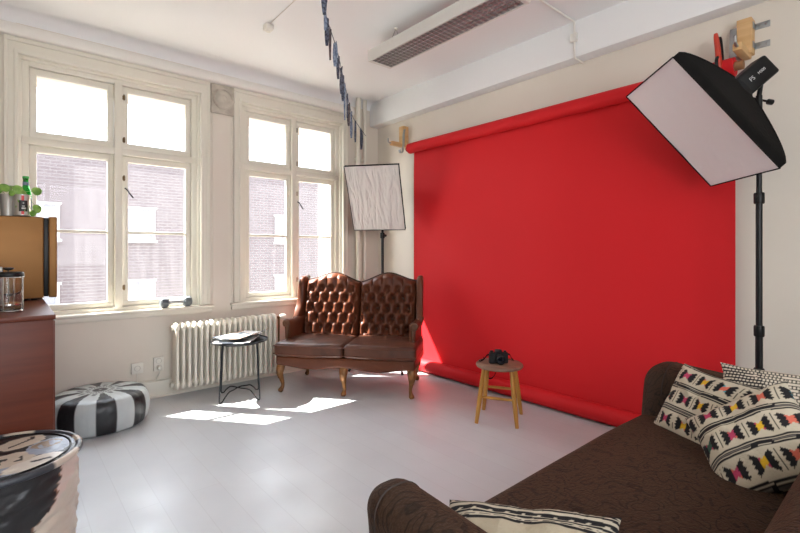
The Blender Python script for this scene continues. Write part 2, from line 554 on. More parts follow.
# ------------------------------------------------------------------ red paper backdrop
M_red = mat('red_paper', lin(214, 35, 41), 0.6, spec=0.22, bump=(1.4, 0.25, 2))
M_redroll = M_red
M_card = mat('cardboard', lin(150, 110, 75), 0.8)
bd = thing('paper_backdrop', (3.15, 2.11, 0), label='red seamless paper backdrop hanging from its roll down the right wall', cat='backdrop')
RZ, HW = 2.252, 1.375
b = nb(); tube(b, [(0, -HW - .01, RZ), (0, HW + .01, RZ)], .052, 36)
obj('paper_roll', b, M_redroll, bd, 30)
b = nb(); tube(b, [(0, -HW - .05, RZ), (0, HW + .05, RZ)], .026, 20); obj('roll_core', b, M_card, bd, 30)
prof = [(.052 * cos(a), RZ + .052 * sin(a)) for a in [PI / 2 - i * PI / 16 for i in range(9)]]
prof += [(.051, z) for z in (2.0, 1.6, 1.2, .8, .5, .3, .2)]
rc, zc = .060, .068
# runs out on to the floor roll, lying against it
prof += [(.049, .15), (.046, .13)]
prof += [(-.004 + rc * cos(a), zc + rc * sin(a)) for a in [PI * .2 + i * PI / 14 for i in range(0, 19)]]
b = nb()
def fr(u, v):
    i = min(int(v * (len(prof) - 1) + 1e-6), len(prof) - 1)
    p = prof[i]; y = -HW + 2 * HW * u
    wob = .004 * sin(y * 2.3 + 1) * (1 if .3 < p[1] < 2.1 else 0)
    return (p[0] + wob, y, p[1])
def bk(u, v):
    x, y, z = fr(u, v); return (x + .0012, y, z + .0004)
slab(b, fr, bk, 40, len(prof) - 1)
obj('paper_sheet', b, M_red, bd, 60)
b = nb(); tube(b, [(-.004, -HW, zc), (-.004, HW, zc)], .056, 32); obj('floor_roll', b, M_redroll, bd, 30)

# wall brackets that carry the roll
M_pine = mat('pine_wood', lin(222, 184, 134), 0.6, vary=((3, 3, 30), lin(204, 160, 106), 0.25))
M_zinc = mat('zinc_bracket', lin(165, 168, 168), 0.35, 0.9, bump=(60, 0.15))
def bracket(y, label, s):
    t = thing('roll_bracket', (XR, y, 2.42), label=label, cat='bracket', group='roll brackets')
    b = nb(); box(b, (-.075, -.035, -.10), (.0, .035, .10), .004); obj('wood_block', b, M_pine, t)
    b = nb(); box(b, (-.215, -.022, -.118), (-.005, .022, -.078), .004); obj('wood_arm', b, M_pine, t)
    for z in (.06, -.05):
        b = nb()
        box(b, (-.055, .0355 * s, z - .018), (-.002, (.0355 + .003) * s, z + .018), .001)
        box(b, (-.004, .0355 * s, z - .018), (-.0005, .105 * s, z + .018), .001)
        o = obj('angle_plate', b, M_zinc, t)
        h = nb()
        for (px, py) in ((-.0045, .06), (-.0045, .088)):
            lathe(h, [(.0, .0), (.005, .0), (.003, .0025), (0, .003)], 10, M=XZ((px, py * s, z), (0, 0, 1), (0, 1, 0)) )
        obj('screw', h, M_steel, o)
    b = nb()
    yy = -.05 * s
    # flat steel hook bent into a cradle under the roll core
    hook = [(-.07, yy, .06), (-.082, yy, .0), (-.085, yy, -.08), (-.09, yy, -.15), (-.10, yy, -.185), (-.118, yy, -.196), (-.135, yy, -.185), (-.14, yy, -.165)]
    c = catmull(hook, 5)
    def f1(u, v):
        p = c[min(int(u * (len(c) - 1) + 1e-6), len(c) - 1)]; return (p.x - .002, p.y - .016 + .032 * v, p.z)
    def f2(u, v):
        x, y_, z = f1(u, v); return (x + .004, y_, z + .001)
    slab(b, f1, f2, len(c) - 1, 2)
    obj('steel_hook', b, M_zinc, t)
    b = nb(); tube(b, [(-.20, 0, -.098), (-.235, 0, -.098), (-.25, 0, -.088), (-.252, 0, -.055)], .008, 8); obj('end_hook', b, M_zinc, t)
    return t
bracket(3.66, 'pine block bracket with bent steel hooks at the far corner end of the red roll', 1)
bracket(.69, 'pine block bracket with zinc angle plates above the black softbox', -1)

# spring clamp on the roll
M_clred = mat('clamp_red', lin(196, 60, 40), 0.4)
cl = thing('spring_clamp', (3.11, .79, 2.30), label='red and black spring clamp gripping the top of the paper roll', cat='clamp')
for nm, dx, m_, a in (('handle', -.014, M_clred, -.05), ('handle', .022, M_blackpl, .09)):
    b = nb()
    pr_ = [(dx * .6, 0, -.07, .013), (dx, .0, -.02, .016), (dx * 1.25 + a * .04, .004, .05, .015), (dx * 1.5 + a * .1, .01, .12, .013), (dx * 1.6 + a * .13, .012, .145, .009)]
    taper_tube(b, pr_, 5, 12); obj(nm, b, m_, cl)
b = nb()
for s in (-1, 1):
    tube(b, catmull([(s * .008, 0, -.05), (s * .035, 0, -.065), (s * .058, 0, -.05), (s * .06, 0, -.02), (s*.045,0,.0)], 4), .009, 8)
obj('jaw', b, M_blackpl, cl)
b = nb(); tube(b, [(0.004, -.02, -.03), (.004, .02, -.03)], .01, 12); obj('spring', b, M_steel, cl)

# ------------------------------------------------------------------ leather loveseat
M_leather = mat('brown_leather', lin(102, 55, 33), 0.42, bump=(55, 0.18, 5), vary=(5, lin(80, 41, 25), 0.25), spec=0.32)
M_leatherS = mat('worn_seat_leather', lin(104, 62, 44), 0.38, bump=((40, 40, 40), 0.22, 6), vary=(9, lin(70, 42, 31), 0.2), spec=0.5)
M_gilt = mat('gilt_wood', lin(146, 100, 52), 0.38, 0.25, bump=(40, 0.2, 3), vary=(18, lin(84, 52, 26), 0.18))
M_carved = mat('carved_brown_wood', lin(98, 62, 38), .4, bump=(40, .2, 3))
M_piping = mat('dark_piping', lin(58, 36, 27), 0.45)
ls = thing('loveseat', (2.118, 3.165, 0), math.radians(-50.5), 'brown leather wingback loveseat with tufted back and cabriole legs', 'loveseat')
def rail(p):
    x, y, z = p
    if y < .08:
        k = max(0, 1 - (y + .02) / .1)
        y -= .022 * cos(x / .6 * PI / 2) * k + .0
        if z < .27: z += (.016 * cos(x * PI / .29) - .006) * k
    return (x, y, z)
b = nb(); pad(b, (-.595, -.01, .225), (.595, .60, .318), .02, 26, fn=rail); obj('seat_rail', b, M_leather, ls, 60)
for s in (-1, 1):
    b = nb()
    def cush(p, s=s):
        x, y, z = p
        if y < .10: y -= .018 * cos((x - s * .3) / .3 * PI / 2) * max(0, (.1 - y) / .1)
        z += .006 * (vnoise(x * 9 + 3, y * 9) - .5) + .004 * (vnoise(x * 25, y * 25 + 7) - .5)
        return (x, y, z)
    x0, x1 = sorted((s * .004, s * .605))
    pad(b, (x0, -.03, .312), (x1, .50, .425), .03, 24, .022, cush)
    o = obj('seat_cushion', b, M_leatherS, ls, 60)
    b = nb()
    for z in (.404, .338):
        loop = []
        for (ax, ay) in [(x0 + .012, .2), (x0 + .006, -.0), (x0 + .03, -.034), ((x0 + x1) / 2, -.052), (x1 - .03, -.034), (x1 - .006, 0), (x1 - .012, .2)]:
            loop.append((ax, ay, z))
        tube(b, catmull(loop, 6), .0045, 8)
    obj('piping', b, M_leather, o)
def ztop(x):
    a = abs(x)
    s = (a - .265) / .265
    return .925 + .066 * (0.5 + 0.5 * cos(PI * max(-1, min(1, s)))) - .02 * max(0, -s) ** 2
def yback(z): return .455 + (z - .40) * .20
for s in (-1, 1):
    b = nb()
    def P(u, v, s=s):
        x = s * (.006 + .526 * u)
        zt = ztop(x)
        return x, .395 + (zt - .395) * v, zt
    def front(u, v):
        x, z, zt = P(u, v)
        e = min(u, 1 - u) * .526; ev = min(v * .5, (1 - v) * .6)
        ef = min(1, e / .045) ; eg = min(1, ev / .05)
        edge = math.sqrt(max(0, 1 - (1 - ef) ** 2)) * math.sqrt(max(0, 1 - (1 - eg) ** 2))
        px, pz = (abs(x) - .269) / .096, (z - .485) / .186
        p, q = px + pz, px - pz
        til = (abs(sin(PI * p)) * abs(sin(PI * q))) ** 0.5
        # deep round dimple at each button, soft folds between
        dim = 0
        k0 = round((z - .485) / .093)
        for kk in (k0 - 1, k0, k0 + 1):
            off = .5 if kk % 2 else 0
            c0 = round((abs(x) - .269) / .096 - off)
            dd = ((abs(x) - .269 - (c0 + off) * .096) / .027) ** 2 + ((z - .485 - kk * .093) / .031) ** 2
            dim = max(dim, math.exp(-dd))
        til = (1 - .95 * dim) * (.62 + .38 * til)
        top = max(0, min(1, (z - .83) / .07))
        pleat = abs(sin(PI * (px + .5))) ** .45
        side = max(0, min(1, (.034 - e) / .02)) if e < .034 else 0
        h = til * (1 - top) + (.55 + .45 * pleat) * top
        h = h * (1 - side) + .6 * side
        y = yback(z) + .03 - edge * (.03 + .07 * h)
        return (x, y, z)
    def back(u, v):
        x, z, zt = P(u, v); return (x, yback(z) + .06, z)
    slab(b, front, back, 84, 84)
    o = obj('back_panel', b, M_leather, ls, 70)
    for r_ in range(0, 5):
        z = .485 + r_ * .093
        for c_ in range(-2, 3):
            ax = .269 + (c_ + (.5 if r_ % 2 else 0)) * .096
            if not (.06 < ax < .48) or z > .87: continue
            b = nb()
            lathe(b, [(0, -.002), (.0115, -.001), (.012, .003), (.008, .008), (0, .010)], 12,
                  M=XZ((s * ax, yback(z) - .006, z), (1, 0, 0), (0, .2, 1)))
            obj('tufting_button', b, M_piping, o)
    b = nb()
    tube(b, [(s * (.006 + .526 * u / 24), yback(ztop(s * (.006 + .526 * u / 24))) + .018, ztop(s * (.006 + .526 * u / 24)) + .002) for u in range(25)], .007, 8)
    obj('top_piping', b, M_piping, o)
# outside back
b = nb()
slab(b, lambda u, v: (-.56 + 1.12 * u, yback(.26 + (ztop(-.56 + 1.12 * u) - .27) * v) + .055, .25 + (ztop(-.56 + 1.12 * u) - .265) * v),
     lambda u, v: (-.56 + 1.12 * u, yback(.26 + (ztop(-.56 + 1.12 * u) - .27) * v) + .105, .25 + (ztop(-.56 + 1.12 * u) - .265) * v), 40, 10)
obj('outer_back', b, M_leather, ls, 50)
for s in (-1, 1):
    # wing
    b = nb()
    ou = [(.60, .50), (.655, .93), (.61, .958), (.56, .962), (.52, .948), (.497, .91), (.485, .85), (.475, .78), (.455, .70), (.41, .63), (.38, .56)]
    ou = [(v.x, v.y) for v in catmull([(a, c, 0) for a, c in ou], 4)]
    def inner(k):
        cx, cz = .55, .76
        return [(cx + (y - cx) * k, cz + (z - cz) * k) for y, z in ou]
    rings = []
    for k, dx in ((.0, .0), (.7, -.004), (.9, .002), (.98, .012), (1.0, .026), (1.0, .040), (.97, .052), (.88, .058), (.0, .058)):
        ring = []
        for (y, z) in (inner(k) if k > 0 else [(.55, .76)]):
            flare = max(0, (.60 - y)) * .12
            ring.append(b.verts.new((s * (.528 + dx + flare), y, z)))
        rings.append(ring)
    for A, B in zip(rings, rings[1:]):
        n = max(len(A), len(B))
        for k in range(n if len(A) > 1 or len(B) > 1 else 0):
            k2 = (k + 1) % n
            if len(A) == 1: b.faces.new((A[0], B[k], B[k2]))
            elif len(B) == 1: b.faces.new((A[k], A[k2], B[0]))
            else: b.faces.new((A[k], A[k2], B[k2], B[k]))
    obj('wing', b, M_leather, ls, 60)
    # arm with outward scroll
    b = nb()
    sec = [(.525, .25), (.523, .40), (.522, .52), (.524, .575), (.54, .60), (.568, .608), (.592, .596), (.602, .572), (.592, .548), (.578, .53), (.575, .40), (.580, .25)]
    sec = [(v.x, v.y) for v in catmull([(a, c, 0) for a, c in sec], 4)]
    ys = [(.145, .9), (.15, .97), (.17, 1.0), (.30, .99), (.45, 1.0), (.56, 1.0)]
    n = len(sec); rings = []
    cx, cz = .555, .45
    for y, k in ys:
        dip = -.02 * sin(min(1, (y - .145) / .4) * PI)
        rings.append([b.verts.new((s * (cx + (x - cx) * k + .02 * max(0, .3 - y)), y, cz + (z - cz) * k + (dip if z > .5 else 0))) for x, z in sec])
    for A, B in zip(rings, rings[1:]):
        for k in range(n): b.faces.new((A[k], A[(k + 1) % n], B[(k + 1) % n], B[k]))
    b.faces.new(rings[0]); b.faces.new(rings[-1][::-1])
    o = obj('arm', b, M_leather, ls, 50)
    b = nb()
    lathe(b, [(0, .0), (.012, .0), (.012, .006), (.022, .008), (.03, .004), (.034, -.006)], 20, M=XZ((s * .568, .143, .565), (1, 0, 0), (0, 0, 1)))
    taper_tube(b, [(s * .552, .146, .54, .012), (s * .558, .140, .46, .010), (s * .568, .142, .40, .012), (s * .57, .145, .34, .014)], 5, 8)
    obj('carved_arm_front', b, M_carved, o)
def cabriole(x, y, fx, fy, back=False):
    b = nb()
    taper_tube(b, [(x, y, .245, .034), (x + fx * .018, y + fy * .018, .205, .036), (x + fx * .024, y + fy * .024, .165, .030), (x + fx * .008, y + fy * .008, .115, .020),
                   (x - fx * .006, y - fy * .006, .07, .0145), (x - fx * .002, y - fy * .002, .04, .016), (x + fx * .016, y + fy * .016, .017, .022), (x + fx * .024, y + fy * .024, .003, .014)], 5, 14)
    obj('leg', b, M_gilt, ls, 60)
cabriole(-.555, .035, -.5, -.86); cabriole(0, .01, 0, -1); cabriole(.555, .035, .5, -.86)
cabriole(-.53, .56, -.4, .5); cabriole(.53, .56, .4, .5)

# ------------------------------------------------------------------ cast iron radiator
ra = thing('radiator', (1.03, 4.02, 0), label='cream cast iron column radiator under the windows', cat='radiator')
NS, PIT = 19, .047
def section():
    b = nb()
    for y in (-.045, .0, .045):
        pts = [(0, y, .115), (0, y, .57)]
        t = nb(); tube(t, pts, 1, 12)
        for v in t.verts:
            v.co.x *= .0135; v.co.y = y + (v.co.y - y) * .019
        merge(b, t)
    # top and bottom heads, peaked
    for z0, z1, up in ((.55, .615, 1), (.07, .135, -1)):
        t = nb()
        ring_z = [0, .25, .5, .75, .92, 1.0]
        sx = [.0145, .0185, .0195, .017, .010, .003]; sy = [.064, .068, .068, .060, .045, .03]
        rr = []
        for zz, a, c in zip(ring_z, sx, sy):
            z = z0 + (z1 - z0) * zz if up > 0 else z1 - (z1 - z0) * zz
            rr.append([t.verts.new((a * math.copysign(abs(cos(w)) ** .8, cos(w)), c * math.copysign(abs(sin(w)) ** .6, sin(w)), z)) for w in [2 * PI * k / 16 for k in range(16)]])
        for A, B in zip(rr, rr[1:]):
            for k in range(16): t.faces.new((A[k], A[(k + 1) % 16], B[(k + 1) % 16], B[k]))
        t.faces.new(rr[0][::-1]); t.faces.new(rr[-1])
        merge(b, t)
    for z in (.575, .11):
        tube(b, [(-PIT / 2, 0, z), (PIT / 2, 0, z)], .023, 12)
    return b
sec0 = obj('section', section(), M_radi, ra, 50)
sec0.location = (PIT / 2, 0, 0)
for i in range(1, NS):
    c = sec0.copy(); COL.objects.link(c); c.parent = ra; c.location = (PIT * (i + .5), 0, 0)
for z in (.575, .11):
    b = nb(); tube(b, [(-.012, 0, z), (0.001, 0, z)], .02, 12); obj('end_plug', b, M_radi, ra)
xe = NS * PIT
b = nb()
tube(b, [(xe - .002, 0, .575), (xe + .045, 0, .575)], .012, 12); tube(b, [(xe + .035, 0, .575), (xe + .035, 0, .10), (xe + .035, .0, .0)], .009, 10)
obj('supply_pipe', b, M_brass, ra)
b = nb(); lathe(b, [(0, 0), (.018, 0), (.025, .008), (.027, .02), (.027, .05), (.022, .062), (0, .064)], 20, M=XZ((xe + .04, 0, .575), (0, 1, 0), (0, 0, 1)))
obj('thermostat_knob', b, M_white_pl, ra)
for x in (.12, xe - .12):
    for z in (.105, .55):
        b = nb(); box(b, (x - .008, .02, z), (x + .008, YW - 4.02 - .001, z + .022), .003); obj('wall_bracket', b, M_radi, ra)

# ------------------------------------------------------------------ sockets and cable
def socket(x, z, w, h, label, n):
    t = thing('wall_socket', (x, YW, z), label=label, cat='socket', group='wall sockets')
    b = nb(); box(b, (-w / 2, -.022, -h / 2), (w / 2, 0, h / 2), .006); obj('socket_plate', b, M_white_pl, t)
    for i in range(n):
        zz = 0 if n == 1 else (-.027 + .054 * i)
        b = nb(); lathe(b, [(0, -.006), (.017, -.006), (.018, .002), (.022, .003), (.023, 0)], 20, M=XZ((0, -.022, zz), (1, 0, 0), (0, 0, 1)))
        o = obj('socket_cup', b, mat('socket_cup_plastic', lin(205, 200, 190), 0.45), t)
    return t
socket(.80, .262, .085, .085, 'single square wall socket above the striped pouf', 1)
t2 = socket(.955, .272, .075, .115, 'upright double wall socket just left of the radiator', 2)
pl = thing('power_plug', (.955, YW - .022, .245), label='white plug in the lower hole of the double socket', cat='plug')
b = nb(); lathe(b, [(0, .03), (.012, .03), (.018, .022), (.018, 0), (0, 0)], 16, M=XZ((0, 0, 0), (1, 0, 0), (0, 0, 1))); obj('plug_body', b, M_white_pl, pl)
b = nb(); tube(b, catmull([(0, -.028, -.004), (-.002, -.03, -.04), (-.015, -.018, -.07), (-.02, -.008, -.095), (-.05, -.008, -.103), (-.16, -.007, -.106)], 6), .003, 6); obj('plug_cord', b, M_white_pl, pl)
b = nb(); tube(b, [(.80, YW - .008, .22), (.80, YW - .008, .205), (.795, YW - .03, .16), (.785, YW - .03, .03)], .003, 6)
tag(obj('cable', b, M_white_pl), 'thin white cable dropping from the single socket behind the pouf', 'cable')
b = nb(); tube(b, [(.74, YW - .012, .143), (1.0, YW - .012, .145), (1.5, YW - .012, .146)], .005, 6)
tag(obj('cable', b, M_trim), 'painted cable run along the top of the baseboard', 'cable')

# ------------------------------------------------------------------ dumbbell on the sill
M_iron = mat('grey_rubber', lin(98, 104, 108), 0.5, bump=(50, .1))
db = thing('dumbbell', (1.087, 4.139, .728), label='small grey dumbbell lying on the left window sill', cat='dumbbell')
for s in (-1, 1):
    b = nb()
    lathe(b, [(0, -.028), (.030, -.033), (.042, -.02), (.045, 0), (.042, .02), (.030, .033), (0, .033)], 8, M=XZ((s * .090, 0, .0445), (0, 1, 0), (0, 0, 1)))
    obj('weight_head', b, M_iron, db, 20)
b = nb(); taper_tube(b, [(-.07, 0, .0445, .015), (-.03, 0, .0445, .0165), (0, 0, .0445, .018), (.03, 0, .0445, .0165), (.07, 0, .0445, .015)], 4, 14); obj('grip', b, M_steel, db)
# ------------------------------------------------------------------ side table with magazines
M_wire = mat('dark_wire', lin(52, 56, 60), 0.35, 0.7)
M_tray = mat('black_tray', lin(30, 31, 33), 0.4, 0.2)
tb = thing('side_table', (1.465, 3.715, 0), math.radians(-22), 'small black wire side table with a round tray in front of the radiator', 'side table')
TZ = .462
b = nb(); lathe(b, [(0, TZ - .006), (.20, TZ - .006), (.218, TZ), (.224, TZ + .012), (.221, TZ + .012), (.214, TZ + .003), (.198, TZ), (0, TZ)], 48); obj('tray', b, M_tray, tb)
q = .15
for sx in (-1, 1):
    for sy in (-1, 1):
        b = nb(); tube(b, catmull([(sx * .13, sy * .13, TZ - .006), (sx * .135, sy * .135, .40), (sx * q, sy * q, .06), (sx * q, sy * q, .012), (sx * (q - .008), sy * (q - .008), .0055), (sx * (q - .022), sy * (q - .022), .012)], 6), .0055, 8)
        obj('leg', b, M_wire, tb)
for k in (-1, 1):
    b = nb()
    pts = [(-(q - .022), 0.012), (-(q - .04), .038), (-(q - .07), .068), (-(q - .1), .074), (0, .078 + .006 * k), (q - .1, .074), (q - .07, .068), (q - .04, .038), (q - .022, .012)]
    tube(b, catmull([(x, x * k, z) for x, z in pts], 5), .005, 8); obj('cross_brace', b, M_wire, tb)
b = nb(); tube(b, [(.16 * cos(a), .16 * sin(a), TZ - .012) for a in [2 * PI * i / 40 for i in range(40)]], .005, 8, closed=True); obj('support_ring', b, M_wire, tb)

M_print = mat('printed_paper', lin(200, 200, 200), 0.35, attr='Pattern')
def magazine(name, x, y, z, rz, w, h, th, pal, seed, curl, label):
    b = nb()
    def top(u, v):
        k = max(0, u - .55) / .45
        return (-w / 2 + w * u, -h / 2 + h * v, th + curl * k * k * (.3 + .7 * v) + .003 * sin(v * 5 + seed))
    def bot(u, v):
        X, Y, Z = top(u, v); return (X, Y, Z - th)
    slab(b, top, bot, 40, 50)
    o = obj(name, b, M_print, None, 40)
    o.location = (x, y, z); o.rotation_euler = (0, 0, rz)
    def colr(co):
        u, v = co.x / w + .5, co.y / h + .5
        n = vnoise(u * 4 + seed, v * 5 + seed * 2)
        if v > .8 and .1 < u < .85: return pal[2][:3]
        i = 0 if n > .62 else (1 if n > .45 else (3 if n > .25 else 4))
        return pal[i][:3]
    paint(o, colr)
    tag(o, label, 'magazine', 'magazines on the side table')
pal1 = [lin(215, 190, 170), lin(235, 235, 232), lin(245, 245, 243), lin(90, 100, 112), lin(180, 186, 192)]
pal2 = [lin(60, 66, 76), lin(222, 222, 222), lin(150, 70, 60), lin(235, 234, 230), lin(140, 146, 152)]
magazine('magazine', 1.445, 3.71, TZ + .0135, math.radians(-40), .29, .40, .006, pal2, 3.0, .012, 'lower of the two magazines on the wire side table')
magazine('magazine', 1.48, 3.725, TZ + .0385, math.radians(-62), .27, .36, .005, pal1, 8.0, .035, 'upper magazine with a curled cover corner on the wire side table')

# ------------------------------------------------------------------ stool and camera
M_seatw = mat('worn_stool_seat', lin(150, 118, 96), 0.5, bump=(14, .25, 6), vary=((5, 22, 5), lin(108, 80, 63), 0.2))
M_legw = mat('varnished_wood', lin(196, 142, 66), 0.35, vary=((14, 14, 3), lin(168, 116, 48), 0.25))
st = thing('stool', (2.68, 2.015, 0), math.radians(-61), 'round wooden stool with four splayed legs in front of the backdrop', 'stool')
b = nb(); lathe(b, [(0, .37), (.142, .37), (.16, .374), (.166, .384), (.164, .394), (.155, .401), (.0, .402)], 48); obj('seat', b, M_seatw, st)
LG = {}
for sx in (-1, 1):
    for sy in (-1, 1):
        p0, p1 = Vector((sx * .095, sy * .095, .372)), Vector((sx * .138, sy * .145, .0))
        b = nb(); tube(b, [p0, p0.lerp(p1, .5), p0.lerp(p1, .75), p1], [.013, .0165, .0155, .0125], 14); obj('leg', b, M_legw, st)
        LG[sx, sy] = (p0, p1)
for sy, f in ((-1, .52), (1, .50)):
    a, c = LG[-1, sy][0].lerp(LG[-1, sy][1], f), LG[1, sy][0].lerp(LG[1, sy][1], f)
    b = nb(); tube(b, [a, a.lerp(c, .5), c], [.0085, .0105, .0085], 12); obj('stretcher', b, M_legw, st)

M_leatherette = mat('camera_leatherette', lin(12, 12, 13), 0.7, bump=(300, .3))
M_lens = mat('lens_glass', lin(16, 20, 30), 0.05, coat=1.0)
cm = thing('camera', (2.655, 2.005, .4025), math.radians(-34), 'black film camera with strap sitting on the round stool', 'camera')
b = nb(); box(b, (-.068, -.018, 0), (.068, .018, .066), .008, 3); box(b, (-.066, -.016, .062), (.066, .016, .078), .006, 3)
obj('body', b, M_leatherette, cm)
b = nb()
prism(b, [(-.026, 0), (.026, 0), (.019, .022), (-.019, .022)], .036, M=XZ((0, .018, .076), (1, 0, 0), (0, 0, 1)), bev=.004); obj('prism_housing', b, M_blackpl, cm)
b = nb(); lathe(b, [(0, 0), (.032, 0), (.032, .012), (.029, .014), (.029, .03), (.031, .031), (.031, .046), (.027, .047), (.024, .040), (.0, .038)], 32, M=XZ((0, -.017, .034), (1, 0, 0), (0, 0, 1)))
ln = obj('lens', b, M_blackpl, cm)
b = nb(); lathe(b, [(0, .003), (.012, .0022), (.0235, .0)], 24, M=XZ((0, -.057, .034), (1, 0, 0), (0, 0, 1))); obj('front_glass', b, M_lens, ln)
for nm, x, r_, h_ in (('shutter_dial', .048, .010, .010), ('rewind_knob', -.05, .012, .012)):
    b = nb(); lathe(b, [(0, 0), (r_, 0), (r_, h_), (r_ * .8, h_ + .001), (0, h_ + .001)], 20, (x, 0, .078)); obj(nm, b, M_dark, cm)
for sx in (-1, 1):
    b = nb()
    pts = catmull([(sx * .069, 0, .062), (sx * .082, 0, .058), (sx * .10, .012, .03), (sx * .125, .03, .006), (sx * .115, .07, .004), (sx * .06, .13, .003), (sx * .055, .175, .001), (sx * .05, .188, -.03), (sx * .045, .185, -.11), (sx*.02, .18, -.15), (0, .18, -.16)], 6)
    W_ = .005
    def s1(u, v):
        i = min(int(u * (len(pts) - 1) + 1e-6), len(pts) - 1); p = pts[i]
        up = min(1, i / 10)
        return (p.x, p.y, p.z + (v - .5) * W_ * 2) if i < 16 or i > 34 else (p.x, p.y + (v - .5) * W_ * 2, p.z + .001)
    def s2(u, v):
        x, y, z = s1(u, v); return (x + sx * .0012, y + .001, z + .001)
    slab(b, s1, s2, len(pts) - 1, 1)
    obj('strap', b, M_blackfab, cm)

# ------------------------------------------------------------------ sideboard, fridge and the things on them
M_mahog = mat('mahogany_veneer', lin(108, 52, 33), 0.42, vary=((3, 3, 40), lin(90, 42, 26), 0.3), spec=.3)
CZ = .911
sb = thing('sideboard', (0, 0, 0), 0, 'red-brown wooden sideboard at the left edge under the bronze fridge', 'sideboard')
b = nb(); box(b, (-.66, 2.61, .03), (.168, 4.05, CZ - .022), .003); obj('carcass', b, M_mahog, sb)
b = nb(); box(b, (-.665, 2.60, CZ - .022), (.175, 4.055, CZ), .003); obj('top_board', b, M_mahog, sb)
for i in range(3):
    y0 = 2.63 + i * .475
    b = nb(); box(b, (.166, y0, .06), (.1745, y0 + .465, CZ - .03), .002); d_ = obj('door', b, M_mahog, sb)
    b = nb(); lathe(b, [(0, 0), (.006, 0), (.006, .008), (.013, .016), (.011, .022), (0, .024)], 16, M=XZ((.174, y0 + .42, .5), (0, 1, 0), (0, 0, 1))); obj('knob', b, M_brass, d_)
b = nb(); box(b, (-.63, 2.66, 0), (.13, 4.0, .035)); obj('plinth', b, M_mahog, sb)

M_bronze = mat('bronze_metal', lin(140, 98, 50), 0.45, 0.5, bump=((4, 4, 4), .25, 3), vary=((3, 3, 8), lin(126, 86, 40), 0.3))
fg = thing('mini_fridge', (0, 0, 0), 0, 'bronze metal mini fridge standing on the sideboard', 'mini fridge')
b = nb(); box(b, (-.36, 3.41, CZ + .012), (.172, 3.93, 1.40), .006, 3); obj('cabinet', b, M_bronze, fg)
b = nb(); box(b, (.172, 3.42, CZ + .02), (.196, 3.925, 1.395), .002); obj('door_gasket', b, M_blackpl, fg)
b = nb(); box(b, (.196, 3.405, CZ + .014), (.236, 3.935, 1.402), .006, 3); dr = obj('door', b, M_bronze, fg)
b = nb(); box(b, (.236, 3.86, 1.15), (.25, 3.885, 1.33), .005); obj('handle', b, M_bronze, dr)
for x in (-.32, .13):
    for y in (3.45, 3.88):
        b = nb(); lathe(b, [(0, 0), (.014, 0), (.016, .014), (0, .014)], 14, (x, y, CZ)); obj('foot', b, M_blackpl, fg)
b = nb(); tube(b, catmull([(-.10, 3.36, CZ + .01), (-.04, 3.37, CZ + .02), (.02, 3.36, CZ + .008), (.07, 3.385, CZ + .006), (.1, 3.45, CZ + .006), (.12, 3.6, CZ + .006)], 6), .005, 8)
obj('power_cord', b, M_blackpl, fg)

# french press
M_clear = mat_clear('clear_glass')
fp = thing('french_press', (.012, 2.865, CZ), 0, 'glass coffee press with a black lid on the sideboard', 'coffee press')
b = nb(); lathe(b, [(0, .004), (.045, .004), (.0545, .010), (.056, .02), (.056, .168), (.0525, .168), (.0525, .02), (.050, .014), (0, .010)], 40); obj('glass_beaker', b, M_clear, fp)
b = nb(); lathe(b, [(0, .166), (.0575, .166), (.059, .170), (.059, .184), (.055, .189), (0, .191)], 40); ld = obj('lid', b, M_blackpl, fp)
b = nb(); lathe(b, [(.003, .19), (.003, .196), (.012, .198), (.021, .203), (.021, .208), (.012, .211), (0, .211)], 24); obj('knob', b, M_blackpl, ld)
b = nb(); tube(b, [(0, 0, .19), (0, 0, .035)], .0025, 8); lathe(b, [(0, .03), (.05, .03), (.051, .034), (.05, .038), (0, .038)], 32); obj('plunger', b, M_chrome, fp)
b = nb()
tube(b, [(.059 * cos(a), .059 * sin(a), .165) for a in [2 * PI * i / 40 for i in range(40)]], .0028, 8, closed=True)
tube(b, [(.056 * cos(a), .056 * sin(a), .006) for a in [2 * PI * i / 40 for i in range(40)]], .0035, 8, closed=True)
for a in (-.4, 1.2, 2.8, 4.4): tube(b, [(.058 * cos(a), .058 * sin(a), .004), (.058 * cos(a), .058 * sin(a), .168)], .0025, 8)
obj('steel_frame', b, M_chrome, fp)
b = nb(); tube(b, catmull([(-.058, 0, .155), (-.085, 0, .158), (-.10, 0, .13), (-.10, 0, .07), (-.085, 0, .035), (-.058, 0, .03)], 6), .007, 10); obj('handle', b, M_blackpl, fp)

M_greytin = mat('grey_tin', lin(122, 124, 128), 0.4, .4)
gt = thing('canister', (-.082, 3.12, CZ), 0, 'grey canister behind the coffee press at the picture edge', 'canister')
b = nb(); lathe(b, [(0, 0), (.07, 0), (.072, .004), (.072, .18), (0, .18)], 32); obj('tin_body', b, M_greytin, gt)
b = nb(); lathe(b, [(.0, .178), (.074, .178), (.074, .205), (.07, .209), (0, .209)], 32); obj('lid', b, M_greytin, gt)

